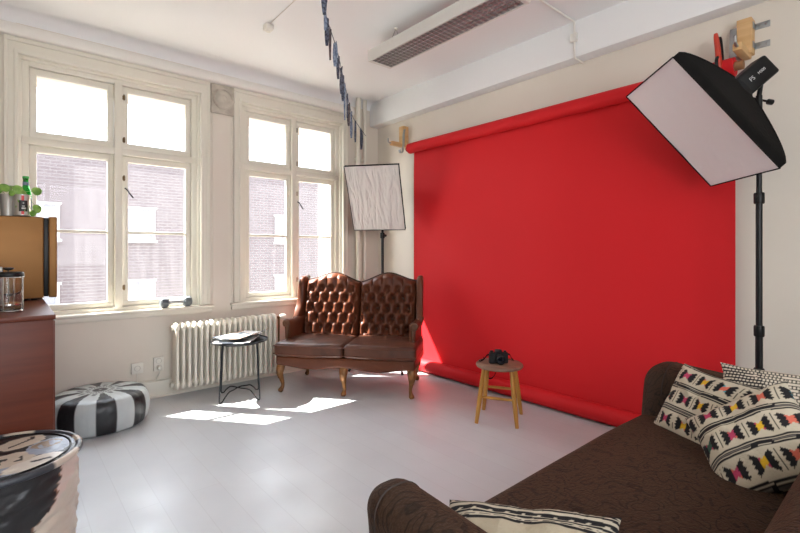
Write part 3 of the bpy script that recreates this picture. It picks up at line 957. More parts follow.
# on top of the fridge
FT = 1.4022
M_green = mat_clear('green_glass', (0.10, 0.62, 0.16, 1), .02)
bt = thing('glass_bottle', (.093, 3.50, FT), 0, 'green glass bottle on the fridge behind the steel can', 'bottle')
b = nb(); lathe(b, [(0, .004), (.022, .001), (.028, .006), (.029, .02), (.029, .125), (.026, .145), (.017, .172), (.0135, .19), (.013, .222), (.0145, .224), (.0145, .232), (.011, .233), (.0105, .19), (.0145, .172), (.0235, .144), (.0265, .124), (.0265, .02), (0, .012)], 32); obj('bottle_body', b, M_green, bt)
b = nb(); lathe(b, [(.0142, .186), (.0147, .187), (.0142, .206), (.0139, .2065)], 32); obj('neck_label', b, mat('grey_foil', lin(110, 128, 150), .4, .3), bt)
b = nb(); lathe(b, [(.0293, .05), (.0297, .051), (.0297, .112), (.0293, .113)], 32); obj('body_label', b, mat('grey_label', lin(120, 134, 152), .5), bt)
b = nb(); lathe(b, [(0.0145, .226), (.0155, .226), (.0155, .238), (.013, .240), (0, .240)], 24); obj('cap', b, mat('green_cap', lin(60, 170, 70), .4), bt)

M_can = mat('steel_can', lin(190, 186, 180), .3, .8)
M_canprint = mat('can_print', lin(30, 28, 28), .45, attr='Pattern')
cn = thing('tin_can', (.075, 3.405 + .04, FT), math.radians(-92), 'steel can with a black and red label on the fridge', 'can')
b = nb(); lathe(b, [(0, .001), (.038, .001), (.040, .003), (.0395, .006), (.0395, .119), (.040, .122), (.039, .124), (.037, .122), (.0365, .01), (0, .008)], 40); obj('can_body', b, M_can, cn)
b = nb()
surf(b, lambda u, v: (.0399 * cos(-.35 + 1.0 * u), .0399 * sin(-.35 + 1.0 * u), .008 + .11 * v), 24, 40)
o = obj('label', b, M_canprint, cn)
def canp(co):
    a = (math.atan2(co.y, co.x) + .35) / 1.0; v = (co.z - .008) / .11
    if v < .16 or v > .74: return lin(205, 40, 44)[:3] if .25 < a < .62 else lin(196, 190, 184)[:3]
    if .30 < v < .36 and .3 < a < .8: return lin(200, 200, 196)[:3]
    if .42 < v < .47 and .35 < a < .7: return lin(180, 180, 176)[:3]
    if .56 < v < .64 and .45 < a < .6: return lin(150, 150, 146)[:3]
    return lin(26, 24, 24)[:3]
paint(o, canp)

M_leaf = mat('round_leaf', lin(138, 176, 82), .38, bump=(60, .15), vary=(26, lin(96, 144, 54), .12))
M_stem = mat('plant_stem', lin(140, 160, 90), .5)
pp = thing('potted_plant', (.012, 3.47, FT), 0, 'round-leaved green plant in a pale pot on the fridge', 'potted plant')
b = nb(); lathe(b, [(0, 0), (.030, 0), (.036, .12), (.034, .125), (.032, .118), (0, .11)], 28); obj('pot', b, mat('pale_pot', lin(176, 172, 164), .35, .3), pp)
b = nb(); lathe(b, [(0, .112), (.0325, .112), (.02, .117), (0, .119)], 20); obj('soil', b, mat('potting_soil', lin(52, 40, 30), .95, bump=(120, .5)), pp)
leaves = [((-.012, -.035, .158), .025, (.3, -.8, .5)), ((.044, -.05, .150), .025, (.25, -.9, .25)), ((.066, -.03, .134), .018, (.5, -.8, .2)), ((.018, -.055, .128), .017, (-.4, -.8, .35)), ((.130, -.03, .150), .024, (.1, -.9, .35)),
          ((.130, -.065, .045), .023, (.35, -.85, .3)), ((.112, -.055, .018), .018, (-.35, -.85, .3)), ((-.04, -.01, .14), .022, (-.4, -.7, .5)), ((.022, .03, .172), .022, (.1, -.4, .9)), ((.046, -.05, .05), .013, (.4, -.9, -.1)), ((.066, -.06, .03), .011, (-.4, -.9, .1)), ((.052, -.056, .085), .012, (.6, -.7, .2))]
for (p, r_, nrm) in leaves:
    b = nb()
    nrm = Vector(nrm).normalized(); ux = Vector((0, 0, 1)).cross(nrm).normalized(); uy = nrm.cross(ux)
    def lf(u, v, dz=0.0, p=Vector(p), ux=ux, uy=uy, nrm=nrm, r_=r_):
        rr = r_ * u * (1 + .05 * sin(3 * 2 * PI * v)); a = 2 * PI * v
        return p + ux * rr * cos(a) + uy * rr * sin(a) * 1.12 + nrm * (dz + .18 * r_ * (1 - u * u))
    A = surf(b, lambda u, v: lf(max(u, .02), v), 6, 24, cv=True); B = surf(b, lambda u, v: lf(max(u, .02), v, -.0008), 6, 24, cv=True)
    for k in range(24): b.faces.new((A[6][k], A[6][(k + 1) % 24], B[6][(k + 1) % 24], B[6][k]))
    b.faces.new(A[0]); b.faces.new(B[0])
    lo_ = obj('leaf', b, M_leaf, pp, 60)
    b = nb(); P_ = Vector(p) - nrm * .001
    tube(b, catmull([(0.0 + .3 * P_.x * .2, -.01, .112), (P_.x * .45, P_.y * .5, max(.16, .11 + (P_.z - .1) * .8) if P_.z < .1 else .11 + (P_.z - .11) * .75), tuple(P_)], 6), .0014, 6); obj('stalk', b, M_stem, lo_)

sp_ = thing('speaker', (-.058, 3.475, FT), 0, 'small black speaker at the left edge on the fridge', 'speaker')
b = nb(); box(b, (-.05, -.045, 0), (.032, .045, .128), .006, 3); obj('speaker_box', b, M_blackpl, sp_)
b = nb(); lathe(b, [(.0, .001), (.010, .004), (.024, -.002), (.028, .003), (.031, .003), (.032, 0)], 28, M=XZ((-.010, -.0455, .05), (1, 0, 0), (0, 0, 1))); obj('speaker_cone', b, M_dark, sp_)

# ------------------------------------------------------------------ striped leather pouf
M_pl = mat('patched_leather', lin(120, 120, 120), .38, attr='Pattern', bump=(30, .25, 5))
pf = thing('striped_pouf', (.50, 3.765, 0), 0, 'low round pouf of black and white leather wedges by the window wall', 'pouf')
NP = 16
def pouf_r(z, a):
    st_ = abs(sin(a * NP / 2)) ** .5
    return 1 + .010 * st_ + .012 * (vnoise(a * 9, z * 30) - .5)
prof_p = [(.0, .004), (.20, .002), (.245, .006), (.262, .02), (.270, .05), (.274, .09), (.272, .13), (.264, .162), (.25, .182), (.225, .193), (.18, .199), (.12, .202), (.06, .2035), (0, .204)]
cp = catmull([(a, c, 0) for a, c in prof_p], 5)
b = nb()
surf(b, lambda u, v: (lambda p, a: (max(p.x, .0008) * pouf_r(p.y, a) * cos(a), max(p.x, .0008) * pouf_r(p.y, a) * sin(a), p.y + (.004 * abs(sin(a * NP / 2)) * (p.x / .27) if p.y > .18 else 0)))(cp[min(int(u * (len(cp) - 1) + 1e-6), len(cp) - 1)], 2 * PI * v), len(cp) - 1, 224, cv=True)
o = obj('pouf_cover', b, M_pl, pf, 70)
BLK, WHT, GRY = lin(34, 35, 37)[:3], lin(192, 200, 200)[:3], lin(110, 114, 116)[:3]
def poufc(co):
    a = math.atan2(co.y, co.x); r_ = math.hypot(co.x, co.y)
    f = (a / (2 * PI) * NP + .55) % NP; i = int(f); fr_ = f - i
    top = co.z > .186 and r_ < .245
    if top and r_ < .085:
        if r_ < .022: return WHT if (r_ > .013 or r_ < .006) else BLK
        if r_ < .043: return BLK
        if r_ < .062: return WHT if (a / (2 * PI) * 28) % 1 < .55 or r_ < .05 else BLK
        return BLK if (a / (2 * PI) * 28) % 1 < .5 and r_ < .075 else WHT
    if top and r_ < .13 and i % 2 == 1:
        return GRY if abs(fr_ - .5) < .34 * (1 - (r_ - .085) / .06) + .1 else WHT
    if top and i % 2 == 0:
        return BLK if abs(fr_ - .5) < .26 + .24 * (r_ - .08) / .16 else WHT
    return BLK if i % 2 == 0 else WHT
paint(o, poufc)
pf.scale = (1.09, 1.09, 1.16)

# ------------------------------------------------------------------ patchwork drum pouf
dp = thing('patchwork_pouf', (-.022, 2.315, 0), 0, 'tall drum-shaped patchwork pouf in black and cream at the lower left corner', 'pouf')
DR, DZ = .26, .42
def jag(t, n=9): return .035 * (2 * abs((t * n) % 1 - .5) - .5)
b = nb()
def side(u, v):
    a = 2 * PI * v; z = .002 + (DZ - .02) * u
    wr = (vnoise(a * 3.2, z * 38 + 3 * sin(a * 2)) - .5) * .015 + (vnoise(a * 7 + 20, z * 70) - .5) * .005
    bul = .006 * sin(u * PI) - .012 * (1 - u)
    r_ = DR - .012 + (wr + bul) * min(1, (1 - u) * 10)
    return (r_ * cos(a), r_ * sin(a), z)
surf(b, side, 70, 220, cv=True)
o = obj('drum_side', b, M_pl, dp, 80)
CRM, DK, PNK = lin(200, 186, 170)[:3], lin(36, 34, 35)[:3], lin(206, 184, 172)[:3]
def dside(co):
    a = math.degrees(math.atan2(co.y, co.x)); z = co.z
    t = z / DZ
    e = -38 - (1 - t) * 34 + 4 * (2 * abs((t * 17) % 1 - .5) - .5)
    e2 = -62 + 40 * max(0, (t - .45)) + 4 * (2 * abs((t * 15) % 1 - .5) - .5)
    lower = t < .62 + (a + 50) * .006
    edge = e if not lower else e2 - 6
    if abs(a - edge) < .9: return lin(128, 96, 76)[:3]
    if a > edge and a < 40: return PNK if not lower else CRM
    if 40 < a < 110: return DK
    if 110 < a < 170: return CRM
    return DK
paint(o, dside)
b = nb()
surf(b, lambda u, v: ((DR - .012) * max(u, .004) * cos(2 * PI * v), (DR - .012) * max(u, .004) * sin(2 * PI * v), DZ - .006 + .004 * (1 - u * u) + .003 * (vnoise(u * 9 * cos(2 * PI * v) + 9, u * 9 * sin(2 * PI * v) + 9) - .5)), 80, 200, cv=True)
o = obj('drum_top', b, M_pl, dp, 80)
BLU = lin(150, 160, 178)[:3]; TAN = lin(150, 132, 112)[:3]
def dtop(co):
    x, y = co.x / DR, co.y / DR
    jx = .04 * (2 * abs((y * 9) % 1 - .5)); jy = .04 * (2 * abs((x * 9) % 1 - .5))
    n = vnoise(x * 14 + 5, y * 14)
    def ell(cx, cy, rx, ry, t): 
        c, s_ = cos(t), sin(t); dx, dy = x - cx, y - cy
        return ((dx * c + dy * s_) / rx) ** 2 + ((-dx * s_ + dy * c) / ry) ** 2 + jx * 4
    if ell(.28, .42, .34, .24, .5) < 1:
        if abs((y - .42) - .8 * (x - .28)) < .03 and abs(x - .28) < .16 or (abs(x-.40)<.05 and abs(y-.56)<.06 and n>.4): return DK
        return CRM
    if ell(.62, .02, .36, .30, 1.2) < 1: return (TAN if n > .45 and ell(.58, .12, .22, .16, .4) < 1 else BLU)
    if ell(.05, -.25, .48, .26, .25) < 1:
        if n > .55 and abs(y + .27) < .10 and abs(x + .02) < .3: return DK
        return CRM
    if ell(.40, -.55, .40, .20, .5) < 1:
        if abs(y + .5) < .03 and abs(x - .48) < .12: return DK
        return lin(214, 206, 196)[:3]
    if ell(.1, -.62, .42, .24, .15) < 1: return BLU if n > .35 else TAN
    if ell(-.15, .22, .16, .14, 0) < 1: return TAN if n > .4 else CRM
    return DK
paint(o, dtop)
b = nb(); tube(b, [((DR - .006) * cos(a), (DR - .006) * sin(a), DZ - .012) for a in [2 * PI * k / 120 for k in range(120)]], .0135, 12, closed=True)
o = obj('rim', b, M_pl, dp, 60)
paint(o, lambda co: CRM if -6 < math.degrees(math.atan2(co.y, co.x)) % 360 - 0 < 12 or 60 < math.degrees(math.atan2(co.y, co.x)) < 84 or -52 < math.degrees(math.atan2(co.y, co.x)) < -24 else lin(58, 60, 66)[:3])
b = nb(); tube(b, [((DR - .034) * cos(a), (DR - .034) * sin(a), DZ - .004) for a in [2 * PI * k / 120 for k in range(120)]], .004, 8, closed=True); obj('inner_piping', b, M_blackpl, dp)
# ------------------------------------------------------------------ softboxes on stands
M_diff = mat('white_diffuser', lin(248, 247, 250), .7, bump=((9, 9, 9), .55, 5))
M_diffw = mat('creased_diffuser', lin(214, 210, 206), .65)
M_silver = mat('silver_lining', lin(180, 180, 182), .3, .8)

def diffuser_bumps(m):
    """long random creases in the cloth"""
    nt = m.node_tree; b = nt.nodes['Principled BSDF']
    tc = nt.nodes.new('ShaderNodeTexCoord'); hs = None
    for rz, sc in ((.5, (14, 3, 3)), (-.7, (11, 2.4, 3)), (1.4, (9, 2, 3))):
        mp = nt.nodes.new('ShaderNodeMapping'); mp.inputs['Scale'].default_value = sc; mp.inputs['Rotation'].default_value = (0, 0, rz)
        nt.links.new(tc.outputs['Object'], mp.inputs['Vector'])
        n = nt.nodes.new('ShaderNodeTexNoise'); n.inputs['Scale'].default_value = 1; n.inputs['Detail'].default_value = 2; n.inputs['Distortion'].default_value = .6
        nt.links.new(mp.outputs['Vector'], n.inputs['Vector'])
        a = nt.nodes.new('ShaderNodeMath'); a.operation = 'SUBTRACT'; a.inputs[1].default_value = .5
        nt.links.new(n.outputs['Fac'], a.inputs[0])
        c = nt.nodes.new('ShaderNodeMath'); c.operation = 'ABSOLUTE'; nt.links.new(a.outputs[0], c.inputs[0])
        if hs is None: hs = c
        else:
            ad = nt.nodes.new('ShaderNodeMath'); ad.operation = 'ADD'
            nt.links.new(hs.outputs[0], ad.inputs[0]); nt.links.new(c.outputs[0], ad.inputs[1]); hs = ad
    bp = nt.nodes.new('ShaderNodeBump'); bp.inputs['Strength'].default_value = .75; bp.inputs['Distance'].default_value = .05
    nt.links.new(hs.outputs[0], bp.inputs['Height']); nt.links.new(bp.outputs['Normal'], b.inputs['Normal'])
diffuser_bumps(M_diffw)

def softbox(center, ex, ey, W_, H_, depth, label, mface, rise=1.0, text=None):
    """ex, ey: unit axes of the front face; back is ex x ey"""
    ex = Vector(ex).normalized(); ey = (Vector(ey) - ex * Vector(ey).dot(ex)).normalized(); ez = ex.cross(ey)
    t = thing('softbox', tuple(center), 0, label, 'softbox', 'softboxes')
    t.rotation_euler = Matrix((ex, ey, ez)).transposed().to_euler()
    hw, hh = W_ / 2, H_ / 2
    # skin: lip, then four curved sides to the speed ring
    b = nb()
    N = 10
    def loop(k):
        if k == 0: return hw, hh, -.035
        s = (k - 1) / N
        w_ = 1 - s
        f = 1 - s ** 1.22
        return .075 + (hw - .075) * f, .075 + (hh - .075) * f, depth * s
    M_ = 12
    rings = []
    for k in range(N + 2):
        a, c, z = loop(k)
        ring = []
        bulge = .012 * sin(PI * min(1, max(0, (k - 1) / N))) if k > 1 else 0
        for (x0, y0, x1, y1) in ((-1, -1, 1, -1), (1, -1, 1, 1), (1, 1, -1, 1), (-1, 1, -1, -1)):
            for j in range(M_):
                q = j / M_; x = x0 + (x1 - x0) * q; y = y0 + (y1 - y0) * q
                inn = -bulge * sin(PI * q)
                ring.append(b.verts.new((x * (a + (inn if abs(x0) == abs(x1) and x0 == x1 else 0)), y * (c + (inn if y0 == y1 else 0)), z)))
        rings.append(ring)
    n = len(rings[0])
    for A, B in zip(rings, rings[1:]):
        for k in range(n): b.faces.new((A[k], A[(k + 1) % n], B[(k + 1) % n], B[k]))
    b.faces.new(rings[-1])
    obj('fabric_shell', b, M_blackfab, t, 40)
    b = nb()
    def face(u, v):
        return (-hw * .995 + 2 * hw * .995 * u, -hh * .995 + 2 * hh * .995 * v, -.030 + .010 * sin(PI * u) * sin(PI * v) + .003 * (vnoise(u * 7, v * 9) - .5))
    slab(b, face, lambda u, v: (lambda p: (p[0], p[1], p[2] + .003))(face(u, v)), 30, 36)
    obj('diffuser', b, mface, t, 60)
    b = nb()
    for (x0, y0, x1, y1) in ((-1, -1, 1, -1), (1, -1, 1, 1), (1, 1, -1, 1), (-1, 1, -1, -1)):
        tube(b, [(x0 * hw, y0 * hh, -.033), (x1 * hw, y1 * hh, -.033)], .0035, 6)
    obj('edge_piping', b, M_blackfab, t)
    for sx in (-1, 1):
        for sy in (-1, 1):
            b = nb()
            pts = []
            for k in range(1, N + 2):
                a, c, z = loop(k); pts.append((sx * (a - .004), sy * (c - .004), z + .001))
            tube(b, pts, .006, 6); obj('rib', b, M_blackfab, t)
    b = nb(); lathe(b, [(.0, depth - .01), (.085, depth - .01), (.085, depth + .012), (.06, depth + .02), (0, depth + .02)], 32); obj('speed_ring', b, M_dark, t)
    b = nb(); box(b, (-.050, -.056, depth + .015), (.050, .056, depth + .205), .012, 3)
    hd = obj('flash_head', b, M_blackpl, t)
    return t, hd, (ex, ey, ez)

def pt(center, ax, x, y, z): return Vector(center) + ax[0] * x + ax[1] * y + ax[2] * z

def light_stand(x, y, top, label, collars, legdirs, spread=.36, hub=.62):
    t = thing('light_stand', (x, y, 0), 0, label, 'light stand', 'light stands')
    cuts = [0.10] + collars + [top]
    rad = [.0165, .0145, .0125, .011]
    for i in range(len(cuts) - 1):
        b = nb(); tube(b, [(0, 0, cuts[i]), (0, 0, cuts[i + 1] + (.02 if i < len(cuts) - 2 else 0))], rad[i], 16); obj('pole', b, M_dark, t)
    for z in collars:
        b = nb(); lathe(b, [(0, -.028), (.021, -.028), (.023, -.022), (.023, .022), (.021, .028), (0, .028)], 18, (0, 0, z)); c_ = obj('collar', b, M_blackpl, t)
        b = nb(); tube(b, [(.018, 0, z), (.034, 0, z)], .005, 8); lathe(b, [(0, 0), (.013, 0), (.013, .014), (0, .014)], 8, M=XZ((.032, 0, z), (0, 1, 0), (0, 0, 1))); obj('knob', b, M_blackpl, c_)
    b = nb(); lathe(b, [(0, 0), (.026, 0), (.026, .04), (.02, .05), (0, .05)], 18, (0, 0, hub)); lathe(b, [(0, 0), (.024, 0), (.024, .03), (0, .03)], 18, (0, 0, .16)); obj('leg_hub', b, M_blackpl, t)
    for a in legdirs:
        dx, dy = cos(a), sin(a)
        b = nb(); tube(b, [(dx * .022, dy * .022, hub + .02), (dx * spread, dy * spread, .012)], .0095, 10)
        l_ = obj('leg', b, M_dark, t)
        b = nb(); tube(b, [(dx * (spread - .012), dy * (spread - .012), .03), (dx * (spread + .004), dy * (spread + .004), .006)], .013, 10); obj('rubber_foot', b, M_blackpl, l_)
        b = nb(); tube(b, [(dx * .02, dy * .02, .175), (dx * (.022 + (spread - .022) * .56), dy * (.022 + (spread - .022) * .56), (hub + .02) * .44 + .005)], .006, 8); obj('brace', b, M_dark, t)
    return t

# right softbox: its head is tilted down towards the backdrop
ezR = Vector((.53198, -.52953, .66076))
CR = Vector((2.70, .80, 1.835)) + ezR * .035
eyR = Vector((.45670, -.47768, -.75050)); exR = Vector((-.71304, -.70101, .01228))
DP = .235
sR, hdR, axR = softbox(CR, exR, eyR, .53, .70, DP, 'large softbox with white front and black sides tilted down at the upper right', M_diff)

def text_mesh(txt, size, M, m, parent, name='lettering'):
    cu = bpy.data.curves.new(name, 'FONT'); cu.body = txt; cu.size = size; cu.align_x = 'CENTER'; cu.align_y = 'CENTER'; cu.extrude = .0003
    to = bpy.data.objects.new(name, cu); COL.objects.link(to)
    bpy.context.view_layer.update()
    me = bpy.data.meshes.new_from_object(to.evaluated_get(bpy.context.evaluated_depsgraph_get()))
    bpy.data.objects.remove(to)
    me.transform(M); me.materials.append(m)
    o = bpy.data.objects.new(name, me); COL.objects.link(o); o.parent = parent
    return o
M_letter = mat('white_lettering', lin(210, 210, 210), .5)
text_mesh('FS', .030, XZ((.0505, -.004, DP + .075), (0, 0, 1), (0, -1, 0)), M_letter, hdR)
text_mesh('M300', .019, XZ((.0505, -.004, DP + .135), (0, 0, 1), (0, -1, 0)), M_letter, hdR)
SX, SY = 2.925, .572
pR = pt(CR, axR, 0, .056, DP + .12)
light_stand(SX, SY, pR.z - .10, 'black light stand under the large tilted softbox at the right', [.79, 1.47], [math.radians(a) for a in (75, 200, -40)], .34, .55)
def tilt_bracket(parent, inv, p_head, p_pole):
    b = nb()
    tube(b, [inv @ Vector(v) for v in ((p_pole.x, p_pole.y, p_pole.z - .09), tuple(p_pole))], .014, 12)
    tube(b, [inv @ p_pole, inv @ p_head], .011, 10)
    o = obj('tilt_bracket', b, M_blackpl, parent)
    k = nb(); side = Vector((.757, -.653, 0))
    tube(k, [inv @ (p_pole - Vector((0, 0, .02))), inv @ (p_pole + side * .05 - Vector((0, 0, .03)))], .006, 8)
    tube(k, [inv @ (p_pole + side * .045 - Vector((0, 0, .03))), inv @ (p_pole + side * .068 - Vector((0, 0, .034)))], .014, 10)
    obj('tilt_knob', k, M_blackpl, o)
def inv_of(c, ax):
    m = Matrix(ax).transposed().to_4x4(); m.translation = Vector(c); return m.inverted()
tilt_bracket(sR, inv_of(CR, axR), pR, Vector((SX, SY, pR.z - .055)))

# left softbox by the corner, seen from the front
nL = Vector((-.80 * .887, -.60 * .887, -.462))         # where its front looks
ezL = -nL
exL = Vector((.60, -.80, 0)); eyL = ezL.cross(exL)
CL = Vector((2.735, 3.525, 1.72))
sL, hdL, axL = softbox(CL, exL, eyL, .53, .665, .20, 'softbox with creased pale front on a stand behind the loveseat', M_diffw)
PX, PY = 2.955, 3.70
pL = pt(CL, axL, 0, 0, .30)
light_stand(PX, PY, 1.70, 'black light stand behind the loveseat near the corner', [.80, 1.36], [math.radians(a) for a in (-98, 78, 170)], .38, .55)
tilt_bracket(sL, inv_of(CL, axL), pL, Vector((PX, PY, 1.745)))

# ------------------------------------------------------------------ fluorescent fixture
M_fix = mat('fixture_enamel', lin(222, 220, 214), .4)
M_louv = mat('mirror_louvre', lin(225, 222, 222), .22, .85)
M_tube = mat('lamp_tube_glass', lin(232, 232, 232), .3)
fx = thing('fluorescent_light', (2.25, 2.205, 0), 0, 'long fluorescent fixture with mirror louvre hanging under the ceiling', 'ceiling light')
L2, Wf, zb, zt = .655, .113, 2.675, 2.762
b = nb()
poly = [(-Wf, zb), (-Wf, zb + .05), (-Wf + .006, zt), (Wf - .006, zt), (Wf, zb + .05), (Wf, zb), (Wf - .004, zb), (Wf - .004, zb + .049), (Wf - .011, zt - .004), (-Wf + .011, zt - .004), (-Wf + .004, zb + .049), (-Wf + .004, zb)]
prism(b, poly, 2 * L2, M=XZ((0, L2, 0), (1, 0, 0), (0, 0, 1)))
for y in (-L2, L2 - .004): box(b, (-Wf + .0005, y, zb + .0006), (Wf - .0005, y + .004, zt - .0006))
for x in (-1, 1):
    for z in (zb + .014, zb + .05): box(b, (x * Wf - .0015, -L2 + .001, z), (x * Wf + .0015, L2 - .001, z + .004))
obj('housing', b, M_fix, fx, 20)
b = nb()
NC = 30
for i in range(NC + 1):
    y = -L2 + .03 + (2 * L2 - .06) * i / NC
    box(b, (-Wf + .012, y - .0008, zb + .003), (Wf - .012, y + .0008, zb + .020))
for x in (-.10, -.06, -.02, .02, .06, .10):
    box(b, (x - .0012, -L2 + .03, zb + .002), (x + .0012, L2 - .03, zb + .021))
obj('louvre', b, M_louv, fx, 0)
b = nb()
for s_ in (-1, 1):
    x0, x1 = sorted((s_ * (Wf - .014), s_ * (Wf - .003))); box(b, (x0, -L2 + .004, zb - .003), (x1, L2 - .004, zb + .004), .001)
    y0, y1 = sorted((s_ * (L2 - .03), s_ * (L2 - .004))); box(b, (-Wf + .004, y0, zb - .0025), (Wf - .004, y1, zb + .004), .001)
obj('bottom_trim', b, M_fix, fx)
for x in (-.045, .045):
    b = nb(); tube(b, [(x, -L2 + .05, zb + .056), (x, L2 - .05, zb + .056)], .013, 14); obj('lamp_tube', b, M_tube, fx)
for y in (-.40, .43):
    for x in (-.07, .03):
        b = nb(); tube(b, [(-.03, y - .02, ZC), (x, y, zt)], .0018, 6); obj('suspension_wire', b, M_steel, fx)
    b = nb(); lathe(b, [(0, -.012), (.01, -.012), (.014, 0), (0, 0)], 14, (-.03, y - .02, ZC)); obj('ceiling_hook', b, M_white_pl, fx)

# ------------------------------------------------------------------ conduit on the beam and ceiling socket
cd = thing('cable_conduit', (3.135, 1.685, 0), 0, 'painted cable conduit with a junction box running down the ceiling beam', 'conduit')
b = nb()
tube(b, [(-.62, 0, ZC - .008), (-.012, 0, ZC - .008), (-.008, 0, ZC - .016), (-.008, 0, 2.625), (-.004, 0, 2.600), (.114, -.004, 2.598)], .0075, 8); obj('conduit_tube', b, M_trim2, cd)
b = nb(); box(b, (-.028, -.026, 2.715), (.0, .026, 2.775), .005); obj('junction_box', b, M_trim2, cd)

cs = thing('ceiling_socket', (1.47, 3.19, ZC), 0, 'small white ceiling socket with a thin wire at the upper left', 'ceiling socket')
b = nb(); box(b, (-.03, -.03, -.045), (.03, .03, 0), .008, 3); obj('socket_box', b, M_white_pl, cs)
b = nb(); lathe(b, [(0, -.052), (.018, -.052), (.018, -.04), (0, -.04)], 16); obj('socket_cup', b, M_white_pl, cs)
b = nb(); tube(b, [(0, -.03, -.01), (-.004, -.1, -.006), (-.012, -.42, -.006), (-.03, -1.4, -.006)], .0022, 6); obj('wire', b, M_trim, cs)

# ------------------------------------------------------------------ pennant garland
M_pen = [mat('denim_blue_cloth', lin(92, 106, 132), .8, vary=(50, lin(150, 164, 186), .12)), mat('indigo_cloth', lin(42, 46, 60), .8, vary=(70, lin(104, 112, 132), .1)), mat('grey_print_cloth', lin(112, 100, 102), .8, vary=(60, lin(62, 54, 62), .12))]
gar = [(1.10, 1.75, 2.862), (1.36, 2.22, 2.80), (1.55, 2.53, 2.792), (1.657, 2.679, 2.778), (1.96, 3.02, 2.76), (2.375, 3.51, 2.68), (2.65, 3.81, 2.574), (2.805, 3.924, 2.523), (2.985, 4.03, 2.457)]
gl = thing('bunting_garland', (0, 0, 0), 0, 'bunting garland of narrow blue cloth pennants strung from ceiling to corner pipe', 'garland')
gc = catmull(gar, 10)
b = nb(); tube(b, gc, .003, 6); tube(b, [gar[0], (1.10, 1.75, ZC - .001)], .003, 6); obj('string', b, M_pen[1], gl)
# arc length table
acc = [0]
for p, q_ in zip(gc, gc[1:]): acc.append(acc[-1] + (q_ - p).length)
def at_len(d):
    for i in range(len(acc) - 1):
        if acc[i + 1] >= d:
            f_ = (d - acc[i]) / (acc[i + 1] - acc[i]); return gc[i].lerp(gc[i + 1], f_), (gc[i + 1] - gc[i]).normalized()
    return gc[-1], (gc[-1] - gc[-2]).normalized()
rg = random.Random(11)
dl = .72; k = 0
while dl < acc[-1] - .02:
    p, tg = at_len(dl)
    wd = rg.uniform(.045, .085); hl = rg.choice((.22, .32, .26, .36, .18)); tw = rg.uniform(-.7, .7)
    hd_ = Vector((tg.x, tg.y, 0)).normalized(); sd = Vector((-hd_.y, hd_.x, 0))
    b = nb()
    def pf_(u, v, p=p, hd_=hd_, sd=sd, wd=wd, hl=hl, tw=tw):
        w_ = wd * (1 - .8 * v ** 1.4)
        s_ = (u - .5) * w_
        a = tw * v * 2.2 + .3
        fold = .010 * sin(u * PI * 2.2 + tw * 5) * (1 - v * .4)
        return p + hd_ * (s_ * cos(a)) + sd * (s_ * sin(a) + fold) + Vector((0, 0, -hl * v + .004))
    slab(b, pf_, lambda u, v: pf_(u, v) + sd * .0012, 8, 14)
    obj('pennant', b, M_pen[(1, 0, 1, 2, 0, 1, 1)[k % 7]], gl, 60)
    dl += rg.uniform(.12, .21); k += 1

